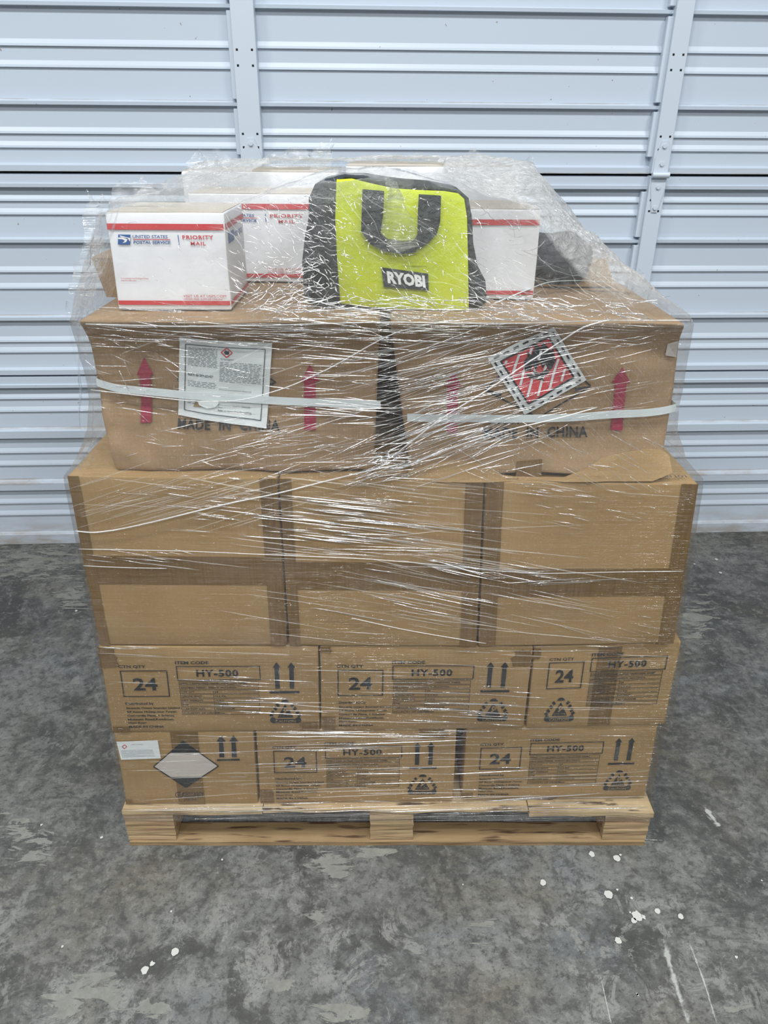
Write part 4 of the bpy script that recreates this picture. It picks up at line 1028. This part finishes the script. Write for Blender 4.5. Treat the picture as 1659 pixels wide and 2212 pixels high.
streaks(24, (230, 1430), (1040, 1380), 6, (120, 420), F1, ft, gauss=False, jit=4)
# fourth layer
streaks(150, (230, 1380), (660, 745), 2, (30, 230), B1, gauss=False, jit=3.5); streaks(90, (560, 1130), (640, 720), 3, (30, 160), B1, jit=9)
streaks(45, (190, 830), (700, 900), 3, (30, 130), B1, gauss=False, jit=4); streaks(60, (560, 860), (720, 900), 3, (50, 220), (.0003, .0008), jit=3)
streaks(30, (180, 420), (690, 900), 38, (15, 70), B1, jit=25, gauss=False)
streaks(70, (420, 830), (900, 1030), -11, (30, 170), B1, jit=6); streaks(40, (300, 800), (930, 1035), 8, (15, 60), B1, jit=6, gauss=False)
fan = lambda u, v: math.degrees(math.atan2(v-(700+(v-700)*.25)-90, -(1350-u)))+180 if False else -12-(v-720)*.045
streaks(110, (840, 1140), (720, 1000), fan, (60, 330), B1, jit=4); streaks(80, (830, 1080), (800, 1020), -17, (60, 260), (.0003, .0008), jit=6)
streaks(60, (1100, 1400), (730, 900), -11, (30, 170), (.0003, .0006), jit=3, gauss=False); streaks(60, (1130, 1420), (730, 960), 50, (40, 190), (.0002, .0005), ft, jit=5, gauss=False)
streaks(46, (1020, 1420), (930, 1060), 27, (20, 150), B1, jit=6, gauss=False); streaks(30, (450, 1250), (700, 1000), -14, (150, 420), F1, ft, jit=6)
streaks(50, (770, 880), (960, 1040), -15, (20, 130), (.0003, .0009), jit=16)
# hood: glints on crinkled film over bag and boxes
def hood_pt(u, v):
    q = onY(u, v, .06)
    t = min(1, max(0, (q.z-1.194)/.17)); y = lerp(-.012, .062, t**.85)
    if q.x > .708: y = lerp(-.012, lerp(.078, .166, min(1, (q.x-.708)/.12)), t**.85)
    return onY(u, v, y-.008)
def glints(n, ux, uy, ang, L, rad=(.0003, .0007), jit=25, mb=None):
    mb = mb or br
    for _ in range(n):
        u, v = rr.uniform(*ux), rr.uniform(*uy); l = rr.uniform(*L)*rr.choice((.5, .8, 1)); a = math.radians(ang+rr.gauss(0, jit)); pts = []; c = rr.uniform(-.25, .25)
        for i in range(5):
            t = i/4*2-1; pts.append(hood_pt(u+math.cos(a)*l/2*t - math.sin(a)*c*l*t*t, v+math.sin(a)*l/2*t+math.cos(a)*c*l*t*t))
        mb.tube(pts, rr.uniform(*rad), 5)
glints(170, (500, 720), (440, 640), 32, (8, 46), jit=18); glints(170, (720, 1010), (400, 660), 35, (4, 22), jit=40); glints(60, (1000, 1170), (430, 680), 25, (10, 60)); glints(70, (660, 760), (420, 680), 20, (8, 40), jit=40)
glints(26, (250, 480), (420, 660), 30, (10, 40), (.0002, .0004)); glints(80, (560, 1180), (640, 690), 8, (20, 120), jit=14); glints(60, (1120, 1400), (640, 690), 8, (20, 120), jit=10)
glints(60, (540, 700), (560, 680), -28, (30, 120), jit=10); glints(70, (480, 1160), (420, 660), 32, (60, 220), (.0004, .001), jit=12, mb=ft); glints(40, (1010, 1380), (560, 690), 24, (60, 240), (.0004, .0009), jit=8, mb=ft)
o = br.build('shiny_crease', CREASE, wrap, True); o['kind'] = 'stuff'; o = ft.build('faint_crease', CREASE_F, wrap, True); o['kind'] = 'stuff'
# twisted ropes of film
def rope(pts, rad, P=on_film, mat=None, mb_=None):
    P3 = [P(u, v) for u, v in pts]; Q = []
    for i in range(len(P3)-1):
        for t in range(6): Q.append(P3[i].lerp(P3[i+1], t/6))
    Q.append(P3[-1])
    for _ in range(4): Q = [Q[0]]+[(Q[i-1]+Q[i]*2+Q[i+1])/4 for i in range(1, len(Q)-1)]+[Q[-1]]
    b = MB(); b.tube(Q, rad, 7, False); return b.build('film_rope', mat or CREASE_F2, wrap, True)
CREASE_F2 = m_crease('twisted_film', .40, .25, .5)
rope([(163, 1147), (200, 1151), (250, 1145), (320, 1130), (400, 1110), (500, 1086), (600, 1066), (700, 1040), (800, 1016), (860, 1004)], .0014)
rope([(196, 842), (420, 868), (520, 866), (620, 838), (720, 792), (800, 745), (860, 715), (980, 690)], .0010)
rope([(850, 985), (950, 905), (1050, 845), (1130, 790), (1200, 745), (1260, 705), (1320, 690)], .0014)
rope([(870, 1010), (980, 965), (1090, 930), (1200, 905), (1290, 880)], .0011)
rope([(180, 1222), (260, 1226), (360, 1228)], .0008); rope([(170, 1186), (400, 1190), (620, 1200), (800, 1207), (1000, 1225), (1150, 1240), (1300, 1236), (1474, 1234)], .0008)
rope([(760, 1335), (880, 1362), (1050, 1390)], .0009); rope([(185, 700), (400, 706), (620, 702), (820, 695), (1100, 700), (1300, 692), (1490, 692)], .0011)
# crumpled loose sheets of film
def tuft(c, w, h, rot, seed, amp=.012, n=18, mat=None, lean=0.2):
    """a loose crumpled tongue of film: centre of its foot c, width, height"""
    V = []; F = []
    for i in range(n+1):
        for j in range(n+1):
            a, b_ = i/n-.5, j/n; nar = 1-.45*b_**2 + .15*noise.noise(Vector((b_*4, seed, 0)))
            x = a*w*nar; z = b_*h*(1+.35*noise.noise(Vector((a*5, seed, 1)))); y = lean*z
            p = Vector((x*math.cos(rot)+z*math.sin(rot)*.6, y, z)); p += noise.noise_vector(Vector((x*38+seed, z*38, seed)))*amp*(.3+b_) + noise.noise_vector(Vector((x*95, z*95, seed)))*amp*.4
            V.append(Vector(c)+p)
    for i in range(n):
        for j in range(n): a = i*(n+1)+j; F.append((a, a+n+1, a+n+2, a+1))
    return new_mesh('loose_film', V, F, mat or MILKY, wrap, True)
tuft((.135, .16, 1.335), .085, .040, .1, 1, .010)
tuft((.20, .50, 1.372), .10, .042, -.2, 2, .012)
tuft((.36, .60, 1.378), .17, .034, .4, 3, .012); tuft((.41, .60, 1.372), .06, .055, .9, 4, .012)
tuft((.60, .62, 1.388), .16, .016, 0, 5, .008); tuft((.74, .60, 1.386), .05, .030, .6, 6, .010)
tuft((.822, .44, 1.362), .075, .042, .2, 7, .012); tuft((1.055, .34, 1.185), .035, .022, .5, 8, .008)
tuft((.045, .10, 1.20), .05, .09, .5, 9, .014); tuft((.070, .12, 1.27), .04, .08, .3, 10, .012)
# the tail hanging down along the left corner
def tail(ptsL, ptsR, y, name='film_tail', seed=0, mat=None):
    V = []; F = []; n = len(ptsL); mm = 8
    L = [onY(u, v, y) for u, v in ptsL]; R2 = [onY(u, v, y) for u, v in ptsR]
    LL, RR = [], []
    for A_, O_ in ((L, LL), (R2, RR)):
        for i in range(n-1):
            for t in range(5): O_.append(A_[i].lerp(A_[i+1], t/5))
        O_.append(A_[-1])
    for i, (a, c) in enumerate(zip(LL, RR)):
        for j in range(mm+1):
            p = a.lerp(c, j/mm); p += Vector((0, -.006*math.sin(j/mm*math.pi*2+i*.35), 0)) + noise.noise_vector(p*40+Vector((seed, 0, 0)))*.003; V.append(p)
    for i in range(len(LL)-1):
        for j in range(mm): a = i*(mm+1)+j; F.append((a, a+1, a+mm+2, a+mm+1))
    return new_mesh(name, V, F, mat or FILM, wrap, True)
tail([(143, 650), (150, 700), (160, 780), (168, 850), (172, 920), (180, 960), (150, 1024)], [(190, 640), (175, 700), (185, 780), (200, 850), (205, 920), (215, 960), (190, 1020)], .03, seed=1, mat=MILKY if False else FILM)
tail([(236, 440), (222, 500), (200, 570), (178, 620), (165, 690)], [(262, 440), (250, 500), (232, 560), (215, 620), (190, 685)], .045, seed=2)
tail([(828, 384), (838, 420), (826, 470), (826, 510), (846, 548)], [(858, 392), (872, 430), (888, 470), (898, 505), (905, 530)], .060, 'hanging_film', 3, m_film('grey_bunched_film', .42, .10, .8, False, (.62, .66, .60)))
settle(wrap, (.568, .42, .0))
